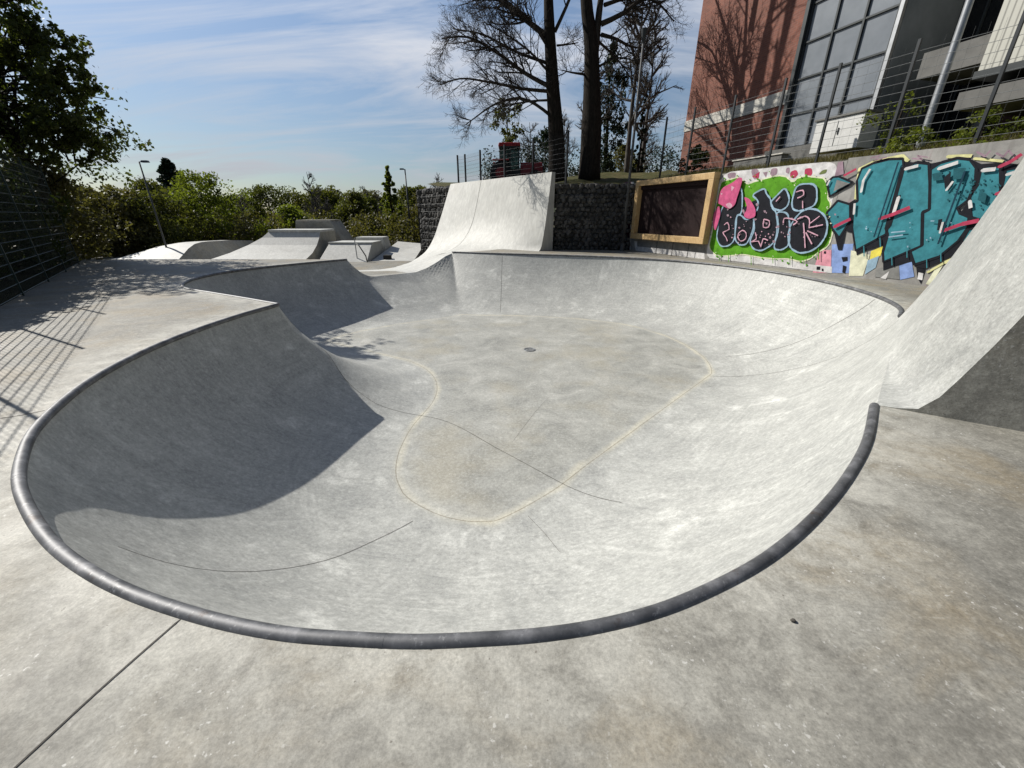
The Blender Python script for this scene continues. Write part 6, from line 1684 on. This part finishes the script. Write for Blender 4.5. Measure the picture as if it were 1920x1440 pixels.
# big leafy tree and its neighbours behind the left fence
def left_tree():
    loc = (-19.0, 17.6, .3); root = thing('leafy_tree', loc, 'big dark leafy tree overhanging the left fence', 'tree'); r = np.random.default_rng(41)
    mb = MB(); mb.tube([(-19.0, 17.6, .1), (-18.8, 17.4, 2.6), (-18.4, 17.1, 5.0), (-18.0, 16.8, 9)], [.3, .22, .16, .05], 10)
    C = []; S = []
    def ok(p):
        X = p[0] + 1.10 * p[2]; Y = p[1] - .563 * p[2]
        f = 16 / p[1]
        if p[0] * f > -12.7 - .37 * (p[2] * f - 3.95) + r.normal(0, .18): return False
        return X < -5.9 and Y > (8.7 if X > -10 else 7.5)
    def add(p, s):
        if ok(p): C.append(p); S.append(s); return True
        return False
    cents = [((-18.4, 16.2, 7.0), (4.0, 3.4, 3.8), 150), ((-15.4, 16.0, 4.6), (2.2, 2.0, 1.4), 60), ((-16.6, 15.2, 8.0), (2.0, 2.2, 2.2), 50), ((-18.6, 14.4, 7.0), (3.2, 2.6, 3.8), 80), ((-16.8, 17.6, 4.2), (2.8, 1.6, 1.6), 60), ((-19.6, 17.5, 8.5), (3.4, 2.5, 3.8), 60)]
    for c, s, n in cents:
        for i in range(n):
            u = r.normal(0, 1, 3); u /= np.linalg.norm(u); p = np.array(c) + u * np.array(s) * r.uniform(.2, 1.0) ** .5
            if add(p, r.uniform(.2, .5)) and i % 4 == 0:
                mb.tube([(-18.6, 17.2, 3.4 + r.uniform(0, 2.8)), tuple((np.array((-18.3, 16.9, 5.4)) + p) / 2 + np.array((0, 0, .25))), tuple(p)], [.05, .03, .008], 5, caps=False)
    # sprays reaching out over the deck
    for i in range(70):
        a = np.array((r.uniform(-16.2, -14.6), r.uniform(15.0, 16.4), r.uniform(3.2, 9.2))); d = np.array((r.uniform(.3, 1), r.uniform(-.7, .3), r.uniform(-.2, .6))); d /= np.linalg.norm(d); L = r.uniform(.7, 2.4)
        if not ok(a + d * L): continue
        b = a + d * L; mb.tube([tuple(a - d * 1.2), tuple(a), tuple(b)], [.03, .018, .005], 4, caps=False)
        for t in np.linspace(0.15, 1, 7): add(a + d * L * t + r.normal(0, .08, 3), r.uniform(.1, .22))
    mb.build('trunk', M['bark'], root, True)
    S = np.array(S); quads('crown', leaves(C, S * .95, 28, .072, r, .62), M['leaf_tree'], root)
    fix(root)
left_tree()
for i, (t, off, H, W_, mt, lab) in enumerate([
    (2.6, 1.7, 4.0, 1.3, 'leaf_dark', 'dark shrub behind the left fence, the one nearest the camera'), (4.6, 1.7, 4.6, 1.5, 'leaf_dark', 'tall dark shrub pressed against the left fence, second from the camera'),
    (6.8, 1.6, 4.4, 1.6, 'leaf_dark', 'tall dark shrub pressed against the left fence, third from the camera'), (9.0, 1.5, 3.9, 1.6, 'leaf_dark', 'dark shrub behind the last fence panels under the leafy tree'),
    (11.6, .6, 3.2, 1.7, 'leaf_brown', 'brownish shrub just beyond the far end of the left fence'), (14.0, 1.6, 3.0, 1.7, 'leaf_brown', 'brown shrub farther past the end of the left fence'),
    (.6, 2.4, 4.6, 1.5, 'leaf_dark', 'high dark shrub set back behind the left fence at the picture edge'), (6.0, 4.0, 5.5, 2.2, 'leaf_dark', 'tallest dark shrub in the second row behind the left fence'),
    (9.5, 4.0, 5.0, 2.4, 'leaf_dark', 'wide dark shrub in the second row under the leafy tree')]):
    q = F0 + FD * t - FN * off; tree('shrub', (q[0], q[1], .0), H, W_, M[mt], lab, 60 + i, 150, 60, .07, 'shrubs behind the left fence', 'shrub', .0, 'column')
# woods beyond the street park
for i, (x, y, top, w, mt, shp, lab, cat) in enumerate([
    (-29.5, 36, 2.6, 2.6, 'leaf_olive', 'round', 'olive bush right of the left street lamp behind the concrete hump', 'bush'),
    (-29.6, 42, 4.3, 3.0, 'leaf_lime', 'round', 'rounded bright green tree in front of the dark conifer', 'tree'),
    (-34.6, 55, 3.3, 3.2, 'leaf_wood', 'round', 'low dark tree between the bright green tree and the bare ones', 'tree'),
    (-27.6, 50, 4.4, 2.9, 'leaf_wood', 'round', 'dark broad tree behind the ramp with the white ledge', 'tree'),
    (-22.6, 44, 1.7, 3.3, 'leaf_lime', 'dome', 'low yellow green bush above the dark shaded ramp', 'bush'),
    (-25.4, 60, 4.1, 3.4, 'leaf_olive', 'round', 'olive tree far back behind the low yellow green bush', 'tree'),
    (-17.2, 48, 3.0, 3.0, 'leaf_olive', 'dome', 'olive bush left of the tall bright green tree', 'bush'),
    (-12.7, 46, 5.3, 1.9, 'leaf_lime', 'cone', 'tall pointed bright green tree beside the pale street lamp', 'tree'),
    (-22.7, 70, 4.8, 3.6, 'leaf_brown', 'round', 'brownish tree farthest back in the gap of the wood', 'tree'),
    (-13.4, 60, 4.1, 2.8, 'leaf_olive', 'round', 'olive tree right of the pale street lamp', 'tree'),
    (-31.5, 34, 3.4, 2.5, 'leaf_brown', 'round', 'brown green bush behind the end of the left fence', 'bush'),
    (-34.5, 34.5, 3.3, 2.4, 'leaf_brown', 'round', 'dark brown bush behind the left end of the concrete hump', 'bush'),
    (-38, 46, 4.0, 3.6, 'leaf_olive', 'dome', 'wide olive tree behind the left street lamp', 'tree'),
    (-9.6, 50, 3.6, 2.6, 'leaf_brown', 'round', 'brown bush touching the long stone basket wall', 'bush'),
    (-19.5, 56, 3.6, 3.2, 'leaf_wood', 'round', 'dark tree between the yellow green bush and the pointed tree', 'tree'),
    (-42, 40, 4.2, 3.6, 'leaf_wood', 'round', 'dark wide tree at the left end of the wood', 'tree'),
    (-50, 58, 4.2, 4.6, 'leaf_brown', 'dome', 'broad brown tree behind the left end of the wood', 'tree'),
    (-39.5, 64, 3.6, 4.4, 'leaf_wood', 'dome', 'broad dark tree right of the pointed conifer', 'tree'),
    (-31.5, 66, 3.4, 4.2, 'leaf_brown', 'dome', 'broad brown tree behind the bright green tree', 'tree'),
    (-17.5, 66, 3.6, 4.0, 'leaf_wood', 'dome', 'broad dark tree behind the pointed bright green tree', 'tree'),
    (-8.5, 62, 3.9, 3.6, 'leaf_wood', 'dome', 'broad dark tree behind the brown bush at the stone wall', 'tree'),
    (-33.5, 44, 3.0, 2.6, 'leaf_olive', 'dome', 'yellowish bush between the left street lamp and the bright green tree', 'bush')]):
    big = y > 52
    tree('tree' if cat == 'tree' else 'bush', (x, y, G0), (top - G0) * (1.12 if mt in ('leaf_lime', 'leaf_olive') else 1.0), w * 1.15, M[mt], lab, 80 + i, 150, 60, .12 if not big else .16, 'trees and bushes beyond the street park', cat, .04, shp)
tree('conifer', (-45.5, 60, G0), 9.8, 6.0, M['leaf_needle'], 'dark pointed conifer rising above the woods at the left', 97, 420, 50, .16, None, 'tree', .1, 'cone')
bare_tree((-23.7, 52, G0), 7.7, 2.0, 'bare tree rising above the dark ramp with twigs against the sky', 35, M['bark_grey'])
bare_tree((-21.5, 65, G0), 6.9, 2.2, 'smaller bare tree left of the pointed bright green tree', 36, M['bark_grey'])
bare_tree((-9.2, 55, G0), 7.5, 1.9, 'bare grey tree beside the left end of the stone basket walls', 37, M['bark_grey'])
for i, (x, y, H, lab) in enumerate([(-31.5, 40, 5.2, 'thin twiggy sapling left of the bright green tree'), (-26.8, 43, 5.0, 'thin twiggy sapling right of the bright green tree'), (-19.6, 47, 4.9, 'thin twiggy sapling behind the pale box'), (-15.2, 50, 5.2, 'thin twiggy sapling left of the pointed bright green tree'), (-35.5, 42, 5.6, 'thin twiggy sapling behind the left street lamp')]):
    bare_tree((x, y, G0), H, 1.3, lab, 140 + i, M['bark_grey'], 'saplings in front of the wood')
r = np.random.default_rng(50)
C = [(x, 43 + r.uniform(-4, 10) - .25 * abs(x + 20) * .2, G0 + r.uniform(.1, 2.9)) for x in np.linspace(-62, -8, 700)]
o = quads('undergrowth', leaves(C, np.full(len(C), .9), 60, .13, r), M['leaf_brown']); tag(o, 'dark brown undergrowth filling the foot of the wood', 'undergrowth', None, 'stuff')
# on the terrace
tree('conifer', (7.0, 34, 4.0), 8.2, 1.35, M['leaf_needle'], 'dark columnar conifer right of the thick forked trunk', 101, 110, 60, .09, None, 'tree', .0, 'column')
tree('conifer', (8.9, 32, 4.0), 4.7, .8, M['leaf_needle'], 'small dark evergreen right of the street lamp', 102, 60, 50, .08, None, 'tree', .0, 'cone')
tree('bush', (-.3, 31, 3.9), 4.6, 1.5, M['leaf_olive'], 'yellow green bush above the tractor left of the tall trunks', 103, 26, 45, .09, None, 'bush', .45)
tree('bush', (2.6, 36, 4), 3.6, 2.4, M['leaf_needle'], 'dark green bush between the tractor and the left tall trunk', 104, 60, 50, .09, None, 'bush', .02, 'dome')
tree('bush', (8.3, 20.6, 3.3), 1.1, .8, M['leaf_dark'], 'small dark bush at the foot of the brick building above the framed board', 105, 50, 60, .045, None, 'bush', .02, 'dome')
tree('bush', (9.6, 40, 4), 3.0, 2.2, M['leaf_brown'], 'brown hedge bush behind the street lamp', 106, 60, 50, .1, None, 'bush', .02, 'dome')
for i, (x, y, H) in enumerate([(4.5, 40, 5.4), (12.3, 42, 5.4), (1.6, 43, 5.4), (7.6, 44, 5.4)]):
    bare_tree((x, y, 4.0), H, 1.9, ['bare twiggy shrub seen between the two tall trunks', 'bare twiggy shrub touching the left corner of the brick building', 'bare twiggy shrub left of the left tall trunk', 'bare twiggy shrub behind the columnar conifer'][i], 110 + i, M['bark_grey'], 'bare shrubs at the back of the terrace')
r = np.random.default_rng(51)
C = [(x, 47 + r.uniform(-3, 4), 4.0 + r.uniform(.0, 3.4)) for x in np.linspace(-3, 18, 240)]
tag(quads('hedge', leaves(C, np.full(len(C), .8), 55, .11, r), M['leaf_needle']), 'dark green hedge closing the back of the terrace behind the tall trunks', 'hedge')
for i, (a, off, H, W_, lab) in enumerate([(9.0, -1.1, 1.5, .7, 'tall thin yellow green sapling bush beside the steel post'), (9.7, -.8, .6, .9, 'low yellow green bush at the foot of the steel post'), (10.9, -.9, .8, .8, 'yellow green bush right of the steel post'), (12.3, -.9, .7, .9, 'low yellow green bush near the right edge of the wall top')]):
    x, y, _ = wp(a, 0, off); tree('bush', (x, y, hill_z(x, y) - .05), H, W_, M['leaf_lime'], lab, 120 + i, 16 if i == 0 else 26, 40, .035, 'yellow green bushes on the wall top', 'bush', .05, 'column' if i == 0 else 'dome')
# grass tufts along the wall top
r = np.random.default_rng(77); n = 9000
a = r.uniform(.2, 16, n); of = -r.uniform(.36, 2.2, n); P = WA + WDR * a[:, None] + WNR * of[:, None]
D = front_dist(P); z = 2.96 + np.minimum(1.05, .16 * D)
h = r.uniform(.05, .2, n); an = r.uniform(0, 6.28, n); w = .008
dxy = np.stack([np.cos(an), np.sin(an)], 1); lean = r.normal(0, .06, (n, 2))
V = np.stack([np.column_stack([P - dxy * w, z]), np.column_stack([P + dxy * w, z]), np.column_stack([P + lean + dxy * w * .3, z + h]), np.column_stack([P + lean - dxy * w * .3, z + h])], 1).reshape(-1, 3)
M['dry_grass'] = leaf_mat('dry_grass', (.06, .05, .02), (.12, .105, .04), (.16, .15, .06), .3)
tag(quads('grass', V, M['dry_grass']), 'dry yellow green grass fringe along the top of the graffiti wall', 'grass', None, 'stuff')
